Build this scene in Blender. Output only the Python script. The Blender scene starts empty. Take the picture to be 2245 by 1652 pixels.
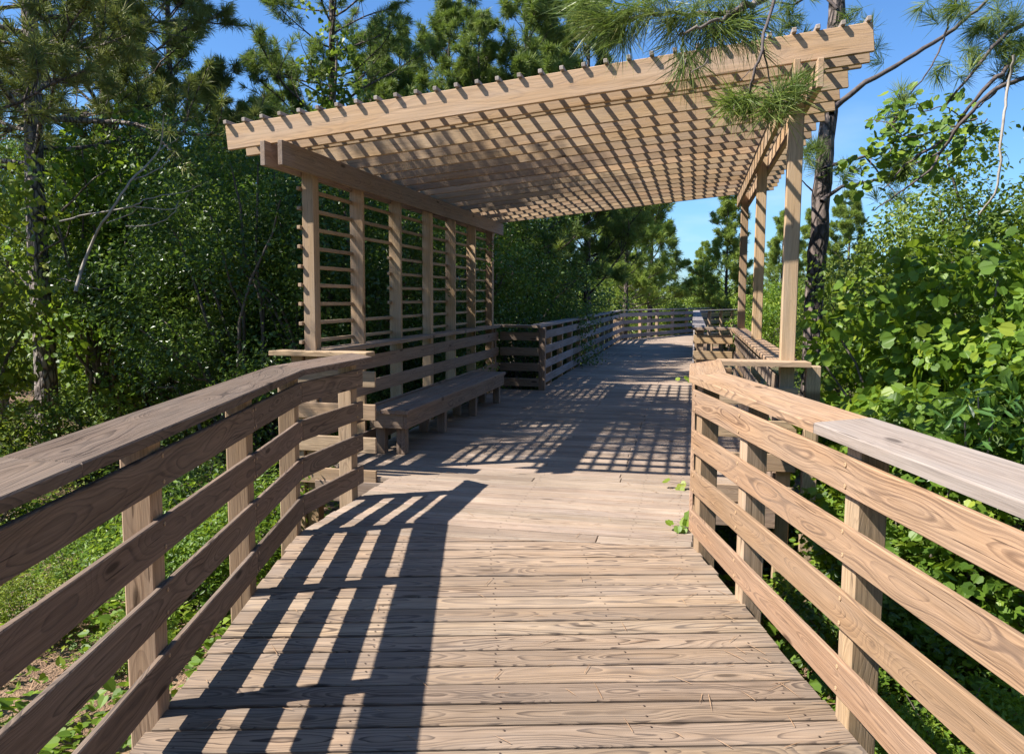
import bpy, math, random
import numpy as np
from mathutils import Matrix, Vector

SC = bpy.context.scene
COL = SC.collection
rnd = random.Random(7)
RNG = np.random.default_rng(11)

# ------------------------------------------------------------------ camera
YAW, PITCH, ROLL = 0.2168, 0.0984, 0.0054
CAM = np.array([0.0, 0.0, 1.5])
_c, _s = math.cos(YAW), math.sin(YAW)
_fwd = np.array([-_s, _c, 0.0]); _right = np.array([_c, _s, 0.0]); _up = np.array([0, 0, 1.0])
_f = _fwd * math.cos(PITCH) - _up * math.sin(PITCH)
_u = _up * math.cos(PITCH) + _fwd * math.sin(PITCH)
_r2 = _right * math.cos(ROLL) + _u * math.sin(ROLL)
_u2 = _u * math.cos(ROLL) - _right * math.sin(ROLL)
cam_data = bpy.data.cameras.new("camera")
cam_data.sensor_width = 36.0
cam_data.lens = 3226.8 / 4027 * 36.0
cam_data.clip_start = 0.05
cam_data.clip_end = 600.0
cam = bpy.data.objects.new("camera", cam_data)
COL.objects.link(cam)
m = Matrix.Identity(4)
for i in range(3):
    m[i][0] = _r2[i]; m[i][1] = _u2[i]; m[i][2] = -_f[i]; m[i][3] = CAM[i]
cam.matrix_world = m
SC.camera = cam

# ------------------------------------------------------------------ light
SUN_DIR = np.array([-0.779, -0.413, 1.0]); SUN_DIR /= np.linalg.norm(SUN_DIR)
SUN_EL = math.asin(SUN_DIR[2]); SUN_AZ = math.atan2(SUN_DIR[0], SUN_DIR[1])
w = bpy.data.worlds.new("World"); SC.world = w; w.use_nodes = True
nt = w.node_tree; nt.nodes.clear()
wo = nt.nodes.new('ShaderNodeOutputWorld'); bg = nt.nodes.new('ShaderNodeBackground')
sky = nt.nodes.new('ShaderNodeTexSky'); sky.sky_type = 'NISHITA'; sky.sun_disc = False
sky.sun_elevation = SUN_EL; sky.sun_rotation = SUN_AZ % (2 * math.pi)
sky.air_density = 1.0; sky.dust_density = 0.5; sky.ozone_density = 2.5
tcw = nt.nodes.new('ShaderNodeTexCoord')
mpw = nt.nodes.new('ShaderNodeMapping'); mpw.inputs['Scale'].default_value = (2.2, 2.2, 7.0); mpw.inputs['Location'].default_value = (0.3, 1.7, 0.2)
nzw = nt.nodes.new('ShaderNodeTexNoise'); nzw.inputs['Scale'].default_value = 1.6; nzw.inputs['Detail'].default_value = 5
rmw = nt.nodes.new('ShaderNodeMapRange'); rmw.inputs[1].default_value = 0.52; rmw.inputs[2].default_value = 0.75; rmw.inputs[3].default_value = 0.0; rmw.inputs[4].default_value = 0.4
mxw = nt.nodes.new('ShaderNodeMix'); mxw.data_type = 'RGBA'; mxw.inputs[7].default_value = (10.0, 11.0, 12.0, 1)
nt.links.new(tcw.outputs['Generated'], mpw.inputs[0]); nt.links.new(mpw.outputs[0], nzw.inputs['Vector'])
sxw = nt.nodes.new('ShaderNodeSeparateXYZ'); nt.links.new(tcw.outputs['Generated'], sxw.inputs[0])
hzw = nt.nodes.new('ShaderNodeMapRange'); hzw.inputs[1].default_value = 0.04; hzw.inputs[2].default_value = 0.26; hzw.inputs[3].default_value = 1.5; hzw.inputs[4].default_value = 0.0
nt.links.new(sxw.outputs[2], hzw.inputs[0])
mlw = nt.nodes.new('ShaderNodeMath'); mlw.operation = 'MULTIPLY'
nt.links.new(nzw.outputs['Fac'], rmw.inputs[0]); nt.links.new(rmw.outputs[0], mlw.inputs[0]); nt.links.new(hzw.outputs[0], mlw.inputs[1]); nt.links.new(mlw.outputs[0], mxw.inputs[0])
hsw = nt.nodes.new('ShaderNodeMix'); hsw.data_type = 'RGBA'; hsw.blend_type = 'MULTIPLY'; hsw.inputs[0].default_value = 1.0
hsw.inputs[7].default_value = (0.88, 1.32, 1.80, 1)
nt.links.new(sky.outputs[0], hsw.inputs[6]); nt.links.new(hsw.outputs[2], mxw.inputs[6]); nt.links.new(mxw.outputs[2], bg.inputs[0])
bg.inputs[1].default_value = 0.055
nt.links.new(bg.outputs[0], wo.inputs[0])
sd = bpy.data.lights.new("sun", 'SUN'); sd.energy = 5.0; sd.angle = math.radians(0.53); sd.color = (1.0, 0.955, 0.88)
so = bpy.data.objects.new("sun", sd); COL.objects.link(so)
so.rotation_euler = Vector(SUN_DIR).to_track_quat('Z', 'Y').to_euler()
so.location = (-20, -7, 25)
vs = SC.view_settings
vs.view_transform = 'Standard'; vs.look = 'None'; vs.exposure = 1.0; vs.gamma = 1.0; vs.use_curve_mapping = False
SC.cycles.max_bounces = 7; SC.cycles.diffuse_bounces = 1; SC.cycles.glossy_bounces = 2
SC.cycles.transmission_bounces = 3; SC.cycles.transparent_max_bounces = 4
SC.cycles.use_denoising = True

# ------------------------------------------------------------------ helpers
def at(u, v, depth):
    """world point seen at pixel (u, v) of a 2244 x 1652 frame, `depth` metres ahead."""
    f = 3226.8 / 1.7945
    return CAM + depth * (_f + _r2 * (u - 1122) / f - _u2 * (v - 826) / f)

def at_z(u, v, z):
    d = at(u, v, 1.0) - CAM
    return CAM + d * ((z - CAM[2]) / d[2])

def on_y(u, v, y):
    d = at(u, v, 1.0) - CAM
    return CAM + d * (y / d[1])

def tag(o, label=None, cat=None, group=None, kind=None):
    if label: o['label'] = label
    if cat: o['category'] = cat
    if group: o['group'] = group
    if kind: o['kind'] = kind
    return o

def thing(name, label, cat, loc=(0, 0, 0), group=None, kind=None):
    o = bpy.data.objects.new(name, None); COL.objects.link(o)
    o.location = [float(x) for x in loc]
    o.empty_display_size = 0.2
    return tag(o, label, cat, group, kind)

def link(name, me, mat, parent=None, loc=None):
    o = bpy.data.objects.new(name, me); COL.objects.link(o)
    if mat is not None and not me.materials: me.materials.append(mat)
    if parent is not None:
        o.parent = parent
        p = parent.location
        if loc is None: o.location = (-p[0], -p[1], -p[2])   # mesh data in world coordinates
        else: o.location = loc
    elif loc is not None: o.location = loc
    return o

def raw_mesh(name, V, faces_by_size, attrs=None, smooth=False):
    """V (n,3); faces_by_size: list of int arrays (m,k)"""
    me = bpy.data.meshes.new(name)
    V = np.asarray(V, dtype=np.float32)
    me.vertices.add(len(V)); me.vertices.foreach_set('co', V.ravel())
    loops = np.concatenate([np.asarray(F).ravel() for F in faces_by_size if len(F)]).astype(np.int32)
    tot = np.concatenate([np.full(len(F), np.asarray(F).shape[1], np.int32) for F in faces_by_size if len(F)])
    st = np.concatenate([[0], np.cumsum(tot)[:-1]]).astype(np.int32)
    me.loops.add(len(loops)); me.loops.foreach_set('vertex_index', loops)
    me.polygons.add(len(tot)); me.polygons.foreach_set('loop_start', st); me.polygons.foreach_set('loop_total', tot)
    me.polygons.foreach_set('use_smooth', [smooth] * len(tot))
    me.update(calc_edges=True); me.validate()
    for k, (ty, arr) in (attrs or {}).items():
        a = me.attributes.new(k, ty, 'POINT')
        a.data.foreach_set('vector' if ty == 'FLOAT_VECTOR' else 'value', np.asarray(arr, np.float32).ravel())
    return me

def unit(v):
    v = np.asarray(v, float); return v / np.linalg.norm(v)

class Wood:
    """collects chamfered boards, each with its own grain coordinates"""
    def __init__(s): s.V = []; s.F3 = []; s.F4 = []; s.Fn = {}; s.g = []; s.q = []; s.n = 0
    def _add(s, V, g, seed, faces):
        o = s.n; s.V += list(V); s.g += list(g); s.q += [seed] * len(V); s.n += len(V)
        for f in faces:
            s.Fn.setdefault(len(f), []).append([i + o for i in f])
    def board(s, p0, p1, a, b, up=(0, 0, 1), ch=0.003, seed=None):
        p0 = np.array(p0, float); p1 = np.array(p1, float); seed = rnd.random() if seed is None else seed
        U = unit(p1 - p0); up = np.array(up, float)
        B = unit(up - U * (up @ U)); A = np.cross(U, B)
        L = np.linalg.norm(p1 - p0) / 2; C = (p0 + p1) / 2; h = np.array([L, a / 2, b / 2])
        ax = np.array([U, A, B]); verts = []; idx = {}
        loc = []
        for k in range(3):
            for sx in (-1, 1):
                for sy in (-1, 1):
                    for sz in (-1, 1):
                        sg = np.array([sx, sy, sz]); l = sg * h - sg * ch * (np.arange(3) != k)
                        idx[(k, sx, sy, sz)] = len(loc); loc.append(l)
        loc = np.array(loc); V = C + loc @ ax
        faces = []
        def quad(k, pts): faces.append([idx[(k,) + p] for p in pts])
        for k in range(3):
            i, j = [(1, 2), (2, 0), (0, 1)][k]
            for sg in (-1, 1):
                pts = []
                for (si, sj) in ((-1, -1), (1, -1), (1, 1), (-1, 1)):
                    t = [0, 0, 0]; t[k] = sg; t[i] = si; t[j] = sj; pts.append(tuple(t))
                if sg < 0: pts.reverse()
                quad(k, pts)
        for (i, j, k) in ((0, 1, 2), (1, 2, 0), (2, 0, 1)):     # edges running along k between faces i, j
            for si in (-1, 1):
                for sj in (-1, 1):
                    def P(sk):
                        t = [0, 0, 0]; t[i] = si; t[j] = sj; t[k] = sk; return tuple(t)
                    f = [idx[(i,) + P(-1)], idx[(j,) + P(-1)], idx[(j,) + P(1)], idx[(i,) + P(1)]]
                    if si * sj < 0: f.reverse()
                    faces.append(f)
        for sx in (-1, 1):
            for sy in (-1, 1):
                for sz in (-1, 1):
                    f = [idx[(0, sx, sy, sz)], idx[(1, sx, sy, sz)], idx[(2, sx, sy, sz)]]
                    if sx * sy * sz < 0: f.reverse()
                    faces.append(f)
        g = loc.copy()
        if b > a: g[:, [1, 2]] = g[:, [2, 1]]
        s._add(V, g, seed, faces)
    def plate(s, poly, z0, z1, along, ch=0.004, seed=None, z_fn=None):
        """extruded convex polygon (counter-clockwise), grain running along `along`"""
        seed = rnd.random() if seed is None else seed
        P = np.array(poly, float); n = len(P)
        if n < 3: return
        C = P.mean(0); area = 0.5 * sum(P[i][0] * P[(i + 1) % n][1] - P[(i + 1) % n][0] * P[i][1] for i in range(n))
        if abs(area) < 2e-4: return
        if area < 0: P = P[::-1]
        Q = []
        for i in range(n):
            e0 = unit(P[i] - P[i - 1]); e1 = unit(P[(i + 1) % n] - P[i])
            n0 = np.array([-e0[1], e0[0]]); n1 = np.array([-e1[1], e1[0]])
            d = 1 + n0 @ n1; Q.append(P[i] + (n0 + n1) / max(d, 0.3) * ch)
        Q = np.array(Q); V = []
        for R, z in ((P, z0), (P, z1 - ch), (Q, z1)):
            for p in R: V.append((p[0], p[1], z))
        faces = [list(range(n))[::-1], [2 * n + i for i in range(n)]]
        for k in range(2):
            for i in range(n):
                j = (i + 1) % n; faces.append([k * n + i, k * n + j, (k + 1) * n + j, (k + 1) * n + i])
        al = unit(along); ac = np.array([-al[1], al[0]]); V = np.array(V)
        g = np.stack([(V[:, :2] - C) @ al, (V[:, :2] - C) @ ac, V[:, 2] - (z0 + z1) / 2], 1)
        s._add(V, g, seed, faces)
    def build(s, name, mat, parent=None):
        fl = [np.array(f) for f in s.Fn.values()]
        me = raw_mesh(name, np.array(s.V), fl, {'gco': ('FLOAT_VECTOR', np.array(s.g)), 'gseed': ('FLOAT', np.array(s.q))})
        return link(name, me, mat, parent)

def one(name, mat, parent, p0, p1, a, b, up=(0, 0, 1), ch=0.003, seed=None):
    W = Wood(); W.board(p0, p1, a, b, up, ch, seed); return W.build(name, mat, parent)

def clip(poly, n, c):
    """keep the side with p.n <= c"""
    out = []
    for i in range(len(poly)):
        a, b = poly[i], poly[(i + 1) % len(poly)]
        da, db = a @ n - c, b @ n - c
        if da <= 0: out.append(a)
        if da * db < 0: out.append(a + (b - a) * da / (da - db))
    return out

# ------------------------------------------------------------------ materials
def new_mat(name):
    mt = bpy.data.materials.new(name); mt.use_nodes = True
    t = mt.node_tree; t.nodes.clear()
    return mt, t, t.nodes, t.links

def math_node(t, op, a, b=None, c=None):
    n = t.nodes.new('ShaderNodeMath'); n.operation = op
    for i, x in enumerate((a, b, c)):
        if x is None: continue
        if isinstance(x, (int, float)): n.inputs[i].default_value = x
        else: t.links.new(x, n.inputs[i])
    return n.outputs[0]

def maprange(t, x, a, b, c, d, smooth=False):
    n = t.nodes.new('ShaderNodeMapRange')
    if smooth: n.interpolation_type = 'SMOOTHSTEP'
    t.links.new(x, n.inputs[0])
    for i, v in enumerate((a, b, c, d)): n.inputs[i + 1].default_value = v
    return n.outputs[0]

def mix_col(t, fac, a, b, mode='MIX'):
    n = t.nodes.new('ShaderNodeMix'); n.data_type = 'RGBA'; n.blend_type = mode
    if isinstance(fac, (int, float)): n.inputs[0].default_value = fac
    else: t.links.new(fac, n.inputs[0])
    for i, x in ((6, a), (7, b)):
        if isinstance(x, tuple): n.inputs[i].default_value = (*x, 1) if len(x) == 3 else x
        else: t.links.new(x, n.inputs[i])
    return n.outputs[2]

def make_wood(name, early, late, grey, grey_amt=0.35, contrast=1.0, var=0.25, period=0.0085, streak=0.35, bump=0.35, tone2=None, tone2_amt=0.5, dirt=0.0):
    mt, t, N, L = new_mat(name)
    out = N.new('ShaderNodeOutputMaterial'); bs = N.new('ShaderNodeBsdfPrincipled')
    L.new(bs.outputs[0], out.inputs[0])
    ga = N.new('ShaderNodeAttribute'); ga.attribute_name = 'gco'
    gs = N.new('ShaderNodeAttribute'); gs.attribute_name = 'gseed'
    sp = N.new('ShaderNodeSeparateXYZ'); L.new(ga.outputs['Vector'], sp.inputs[0])
    U, V, Wt = sp.outputs; S = math_node(t, 'MULTIPLY', gs.outputs['Fac'], 73.0)
    r1 = math_node(t, 'FRACT', math_node(t, 'MULTIPLY', gs.outputs['Fac'], 17.31))
    r2 = math_node(t, 'FRACT', math_node(t, 'MULTIPLY', gs.outputs['Fac'], 91.7))
    def noise1(scale, off, detail=1.0):
        n = N.new('ShaderNodeTexNoise'); n.noise_dimensions = '1D'; n.inputs['Scale'].default_value = 1.0
        n.inputs['Detail'].default_value = detail
        L.new(math_node(t, 'ADD', math_node(t, 'MULTIPLY', U, scale), math_node(t, 'ADD', S, off)), n.inputs['W'])
        return math_node(t, 'SUBTRACT', n.outputs['Fac'], 0.5)
    def vec(su, sv, sw, off):
        c = N.new('ShaderNodeCombineXYZ')
        L.new(math_node(t, 'ADD', math_node(t, 'MULTIPLY', U, su), math_node(t, 'ADD', S, off)), c.inputs[0])
        L.new(math_node(t, 'ADD', math_node(t, 'MULTIPLY', V, sv), S), c.inputs[1])
        L.new(math_node(t, 'MULTIPLY', Wt, sw), c.inputs[2])
        return c.outputs[0]
    def noise3(su, sv, sw, off, detail=2.0, rough=0.5):
        n = N.new('ShaderNodeTexNoise'); n.inputs['Scale'].default_value = 1.0; n.inputs['Detail'].default_value = detail
        n.inputs['Roughness'].default_value = rough
        L.new(vec(su, sv, sw, off), n.inputs['Vector']); return n.outputs['Fac']
    # pith wanders under the board: flat-sawn cathedral figure
    b = math_node(t, 'MULTIPLY', noise1(1.5, 3.0, 2.0), 0.085)
    a = math_node(t, 'MULTIPLY', noise1(0.9, 41.0), 0.14)
    d0 = math_node(t, 'ADD', math_node(t, 'MULTIPLY', r1, 0.035), 0.022)
    # knots
    vo = N.new('ShaderNodeTexVoronoi'); vo.voronoi_dimensions = '2D'; vo.inputs['Scale'].default_value = 1.0
    L.new(vec(1.05, 4.0, 0.0, 7.0), vo.inputs['Vector'])
    dist = vo.outputs['Distance']
    k1 = maprange(t, dist, 0.0, 0.38, 1.0, 0.0, True)
    kcore = math_node(t, 'MULTIPLY', maprange(t, dist, 0.03, 0.075, 1.0, 0.0, True), maprange(t, vo.outputs['Color'], 0.5, 0.6, 0.0, 1.0))
    knot = math_node(t, 'MULTIPLY', math_node(t, 'POWER', k1, 2.0), 0.032)
    wob = math_node(t, 'MULTIPLY', math_node(t, 'SUBTRACT', noise3(5.0, 22.0, 22.0, 11.0, 2.0), 0.5), 0.010)
    vv = math_node(t, 'ADD', V, a); ww = math_node(t, 'ADD', math_node(t, 'ADD', Wt, d0), b)
    r = math_node(t, 'SQRT', math_node(t, 'ADD', math_node(t, 'MULTIPLY', vv, vv), math_node(t, 'MULTIPLY', ww, ww)))
    r = math_node(t, 'ADD', math_node(t, 'ADD', r, wob), knot)
    rn = N.new('ShaderNodeTexNoise'); rn.noise_dimensions = '1D'; rn.inputs['Scale'].default_value = 1.0; rn.inputs['Detail'].default_value = 2.0
    L.new(math_node(t, 'ADD', math_node(t, 'MULTIPLY', r, 75.0), S), rn.inputs['W'])
    r = math_node(t, 'ADD', r, math_node(t, 'MULTIPLY', math_node(t, 'SUBTRACT', rn.outputs['Fac'], 0.5), 0.011))
    per = math_node(t, 'MULTIPLY', math_node(t, 'ADD', math_node(t, 'MULTIPLY', r2, 0.9), 0.65), period)
    ph = math_node(t, 'FRACT', math_node(t, 'DIVIDE', r, per))
    cr = N.new('ShaderNodeValToRGB'); L.new(ph, cr.inputs[0])
    el = cr.color_ramp.elements
    el[0].position = 0.0; el[0].color = (0.05, 0.05, 0.05, 1); el[1].position = 1.0; el[1].color = (0.3, 0.3, 0.3, 1)
    for p, v in ((0.12, 0.0), (0.55, 0.28), (0.80, 0.8), (0.93, 1.0)):
        e = el.new(p); e.color = (v, v, v, 1)
    ring = math_node(t, 'MULTIPLY', cr.outputs[0], contrast)
    big = noise3(2.2, 7.0, 7.0, 23.0, 3.0)
    ring = math_node(t, 'MULTIPLY', ring, maprange(t, big, 0.3, 0.62, 0.45, 1.0))
    ring = math_node(t, 'MULTIPLY', ring, maprange(t, rn.outputs['Fac'], 0.35, 0.65, 0.55, 1.1))
    fine = noise3(3.0, 140.0, 140.0, 45.0, 3.0, 0.7)
    ring = math_node(t, 'MULTIPLY', ring, maprange(t, fine, 0.35, 0.6, 0.7, 1.05))
    stk = noise3(4.0, 260.0, 260.0, 5.0, 3.0, 0.65)
    stk2 = noise3(1.6, 55.0, 55.0, 9.0, 4.0, 0.6)
    col = mix_col(t, ring, early, late)
    if tone2:
        col2 = mix_col(t, ring, tone2, late)
        col = mix_col(t, math_node(t, 'MULTIPLY', maprange(t, noise3(0.7, 3.0, 3.0, 60.0, 2.0), 0.35, 0.65, 0, 1), tone2_amt), col, col2)
    # silvering
    gm = math_node(t, 'MULTIPLY', maprange(t, math_node(t, 'ADD', noise3(1.1, 9.0, 9.0, 80.0, 4.0, 0.6), math_node(t, 'MULTIPLY', r1, 0.3)), 0.42, 0.85, 0.0, 1.0), grey_amt)
    col = mix_col(t, gm, col, grey)
    # streaks, per-board tone
    st = maprange(t, math_node(t, 'ADD', math_node(t, 'MULTIPLY', stk, 0.5), math_node(t, 'MULTIPLY', stk2, 0.5)), 0.32, 0.68, 1 - streak, 1 + streak)
    tone = maprange(t, r2, 0, 1, 1 - var, 1 + var)
    mul = math_node(t, 'MULTIPLY', st, tone)
    hs = N.new('ShaderNodeHueSaturation'); L.new(col, hs.inputs['Color']); L.new(mul, hs.inputs['Value'])
    L.new(maprange(t, r1, 0, 1, 0.9, 1.12), hs.inputs['Saturation'])
    L.new(maprange(t, math_node(t, 'FRACT', math_node(t, 'MULTIPLY', gs.outputs['Fac'], 231.7)), 0, 1, 0.495, 0.504), hs.inputs['Hue'])
    col = mix_col(t, math_node(t, 'MULTIPLY', kcore, 0.75), hs.outputs[0], tuple(x * 0.3 for x in late))
    if dirt:
        tc = N.new('ShaderNodeTexCoord')
        def on(scale, det, rough=.6):
            n = N.new('ShaderNodeTexNoise'); n.inputs['Scale'].default_value = scale; n.inputs['Detail'].default_value = det; n.inputs['Roughness'].default_value = rough
            L.new(tc.outputs['Object'], n.inputs['Vector']); return n.outputs['Fac']
        stain = maprange(t, on(1.1, 5), 0.38, 0.64, 1.0, 0.0)
        spots = maprange(t, on(13.0, 2), 0.66, 0.72, 0.0, 1.0, True)
        dm = math_node(t, 'MULTIPLY', math_node(t, 'MAXIMUM', math_node(t, 'MULTIPLY', stain, 0.55), math_node(t, 'MULTIPLY', spots, 0.6)), dirt)
        col = mix_col(t, dm, col, (0.13, 0.095, 0.07))
    # fine checks (drying cracks)
    ck = N.new('ShaderNodeTexNoise'); ck.inputs['Scale'].default_value = 1.0; ck.inputs['Detail'].default_value = 2.0
    L.new(vec(2.5, 120.0, 30.0, 130.0), ck.inputs['Vector'])
    crack = maprange(t, ck.outputs['Fac'], 0.685, 0.72, 0.0, 0.7, True)
    col = mix_col(t, crack, col, tuple(x * 0.25 for x in late))
    L.new(col, bs.inputs['Base Color'])
    bs.inputs['Roughness'].default_value = 0.78
    if 'Specular IOR Level' in bs.inputs: bs.inputs['Specular IOR Level'].default_value = 0.25
    bp = N.new('ShaderNodeBump'); bp.inputs['Strength'].default_value = bump; bp.inputs['Distance'].default_value = 0.004
    hgt = math_node(t, 'SUBTRACT', math_node(t, 'ADD', math_node(t, 'MULTIPLY', ring, 0.35), math_node(t, 'MULTIPLY', stk, 0.6)), math_node(t, 'MULTIPLY', crack, 1.5))
    L.new(hgt, bp.inputs['Height']); L.new(bp.outputs[0], bs.inputs['Normal'])
    return mt

WD_DECK = make_wood('deck_wood', (0.365, 0.252, 0.160), (0.075, 0.045, 0.028), (0.36, 0.305, 0.26), 0.42, 1.5, 0.26, period=0.0115, dirt=0.6)
WD_DECK2 = make_wood('worn_deck_wood', (0.365, 0.262, 0.185), (0.18, 0.116, 0.08), (0.37, 0.315, 0.27), 0.55, 0.6, 0.22, streak=0.5, dirt=0.6)
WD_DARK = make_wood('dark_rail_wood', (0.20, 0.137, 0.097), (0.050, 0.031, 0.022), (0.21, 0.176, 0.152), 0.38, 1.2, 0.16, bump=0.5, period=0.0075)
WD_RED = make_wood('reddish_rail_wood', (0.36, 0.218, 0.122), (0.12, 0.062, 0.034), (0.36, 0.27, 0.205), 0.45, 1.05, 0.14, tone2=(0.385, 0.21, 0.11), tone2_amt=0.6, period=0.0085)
WD_PALE = make_wood('bleached_cap_wood', (0.29, 0.225, 0.18), (0.20, 0.15, 0.12), (0.30, 0.26, 0.23), 0.7, 0.5, 0.06)
WD_BROWN = make_wood('brown_rail_wood', (0.31, 0.21, 0.14), (0.13, 0.078, 0.05), (0.30, 0.255, 0.225), 0.5, 0.9, 0.14)
WD_GREY = make_wood('silvered_rail_wood', (0.25, 0.205, 0.185), (0.11, 0.082, 0.072), (0.34, 0.32, 0.32), 0.7, 0.9, 0.16)
WD_POST = make_wood('post_wood', (0.42, 0.285, 0.17), (0.19, 0.115, 0.062), (0.38, 0.32, 0.27), 0.25, 0.8, 0.14)
WD_HONEY = make_wood('pergola_wood', (0.47, 0.315, 0.175), (0.24, 0.14, 0.07), (0.46, 0.38, 0.31), 0.45, 0.65, 0.24, tone2=(0.46, 0.28, 0.13), tone2_amt=0.8, streak=0.24, period=0.011)
WD_LATT = make_wood('purlin_wood', (0.36, 0.28, 0.215), (0.21, 0.15, 0.11), (0.36, 0.33, 0.31), 0.6, 0.6, 0.2)

def make_leaf(name, cols, rough=0.42, trans=0.35, tcol=(0.25, 0.42, 0.05), spec=0.4):
    mt, t, N, L = new_mat(name)
    out = N.new('ShaderNodeOutputMaterial'); bs = N.new('ShaderNodeBsdfPrincipled')
    at_ = N.new('ShaderNodeAttribute'); at_.attribute_name = 'lv'
    cr = N.new('ShaderNodeValToRGB'); L.new(at_.outputs['Fac'], cr.inputs[0])
    el = cr.color_ramp.elements
    el[0].position = 0; el[0].color = (*cols[0], 1); el[1].position = 1; el[1].color = (*cols[-1], 1)
    for i, c in enumerate(cols[1:-1]):
        e = el.new((i + 1) / (len(cols) - 1)); e.color = (*c, 1)
    L.new(cr.outputs[0], bs.inputs['Base Color'])
    bs.inputs['Roughness'].default_value = rough
    if 'Specular IOR Level' in bs.inputs: bs.inputs['Specular IOR Level'].default_value = spec
    tr = N.new('ShaderNodeBsdfTranslucent')
    L.new(mix_col(t, 0.6, cr.outputs[0], tcol), tr.inputs[0])
    mx = N.new('ShaderNodeMixShader'); mx.inputs[0].default_value = trans
    L.new(bs.outputs[0], mx.inputs[1]); L.new(tr.outputs[0], mx.inputs[2]); L.new(mx.outputs[0], out.inputs[0])
    return mt

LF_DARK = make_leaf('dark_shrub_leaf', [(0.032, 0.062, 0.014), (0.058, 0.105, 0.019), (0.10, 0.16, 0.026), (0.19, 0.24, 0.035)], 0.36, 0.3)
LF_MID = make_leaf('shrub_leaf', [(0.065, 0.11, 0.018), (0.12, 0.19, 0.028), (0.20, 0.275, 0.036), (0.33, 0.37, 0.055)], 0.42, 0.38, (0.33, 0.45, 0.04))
LF_YEL = make_leaf('yellow_green_leaf', [(0.095, 0.15, 0.022), (0.18, 0.25, 0.032), (0.28, 0.34, 0.045), (0.42, 0.42, 0.07)], 0.45, 0.4, (0.40, 0.48, 0.04))
LF_GRAPE = make_leaf('grape_leaf', [(0.065, 0.125, 0.016), (0.12, 0.21, 0.024), (0.19, 0.29, 0.032), (0.32, 0.38, 0.045)], 0.45, 0.4, (0.36, 0.50, 0.03), 0.35)
LF_GLOSS = make_leaf('glossy_leaf', [(0.04, 0.095, 0.02), (0.07, 0.15, 0.03), (0.13, 0.24, 0.04)], 0.28, 0.25, spec=0.5)
ND_GREEN = make_leaf('pine_needles', [(0.085, 0.13, 0.03), (0.145, 0.205, 0.045), (0.23, 0.29, 0.06), (0.36, 0.39, 0.085)], 0.5, 0.32, (0.3, 0.42, 0.05))
ND_OLIVE = make_leaf('olive_pine_needles', [(0.11, 0.14, 0.04), (0.18, 0.21, 0.055), (0.28, 0.29, 0.075), (0.44, 0.39, 0.15)], 0.5, 0.32, (0.32, 0.38, 0.06))

def make_simple(name, c0, c1, scale=8.0, rough=0.85, bump=0.4, stretch=(1, 1, 1), dist=0.02):
    mt, t, N, L = new_mat(name)
    out = N.new('ShaderNodeOutputMaterial'); bs = N.new('ShaderNodeBsdfPrincipled'); L.new(bs.outputs[0], out.inputs[0])
    tc = N.new('ShaderNodeTexCoord'); mp = N.new('ShaderNodeMapping'); mp.inputs['Scale'].default_value = stretch
    L.new(tc.outputs['Object'], mp.inputs[0])
    n = N.new('ShaderNodeTexNoise'); n.inputs['Scale'].default_value = scale; n.inputs['Detail'].default_value = 6; n.inputs['Roughness'].default_value = 0.65
    L.new(mp.outputs[0], n.inputs['Vector'])
    f = maprange(t, n.outputs['Fac'], 0.32, 0.68, 0, 1)
    L.new(mix_col(t, f, c0, c1), bs.inputs['Base Color']); bs.inputs['Roughness'].default_value = rough
    bp = N.new('ShaderNodeBump'); bp.inputs['Strength'].default_value = bump; bp.inputs['Distance'].default_value = dist
    L.new(n.outputs['Fac'], bp.inputs['Height']); L.new(bp.outputs[0], bs.inputs['Normal'])
    return mt

def make_bark(name, deep, plate, tint):
    mt, t, N, L = new_mat(name)
    out = N.new('ShaderNodeOutputMaterial'); bs = N.new('ShaderNodeBsdfPrincipled'); L.new(bs.outputs[0], out.inputs[0])
    tc = N.new('ShaderNodeTexCoord'); mp = N.new('ShaderNodeMapping'); mp.inputs['Scale'].default_value = (14, 14, 5)
    L.new(tc.outputs['Object'], mp.inputs[0])
    nz = N.new('ShaderNodeTexNoise'); nz.inputs['Scale'].default_value = 2.0; nz.inputs['Detail'].default_value = 5
    L.new(mp.outputs[0], nz.inputs['Vector'])
    ad = mix_col(t, 0.25, mp.outputs[0], nz.outputs['Color'], 'ADD')
    vo = N.new('ShaderNodeTexVoronoi'); vo.feature = 'DISTANCE_TO_EDGE'; vo.inputs['Scale'].default_value = 1.0
    L.new(ad, vo.inputs['Vector'])
    f = maprange(t, vo.outputs['Distance'], 0.02, 0.22, 0, 1)
    n2 = N.new('ShaderNodeTexNoise'); n2.inputs['Scale'].default_value = 1.2; n2.inputs['Detail'].default_value = 4
    L.new(tc.outputs['Object'], n2.inputs['Vector'])
    pc = mix_col(t, maprange(t, n2.outputs['Fac'], 0.35, 0.65, 0, 1), plate, tint)
    L.new(mix_col(t, f, deep, pc), bs.inputs['Base Color']); bs.inputs['Roughness'].default_value = 0.9
    bp = N.new('ShaderNodeBump'); bp.inputs['Strength'].default_value = 0.9; bp.inputs['Distance'].default_value = 0.03
    L.new(math_node(t, 'ADD', f, math_node(t, 'MULTIPLY', nz.outputs['Fac'], 0.4)), bp.inputs['Height']); L.new(bp.outputs[0], bs.inputs['Normal'])
    return mt

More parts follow.
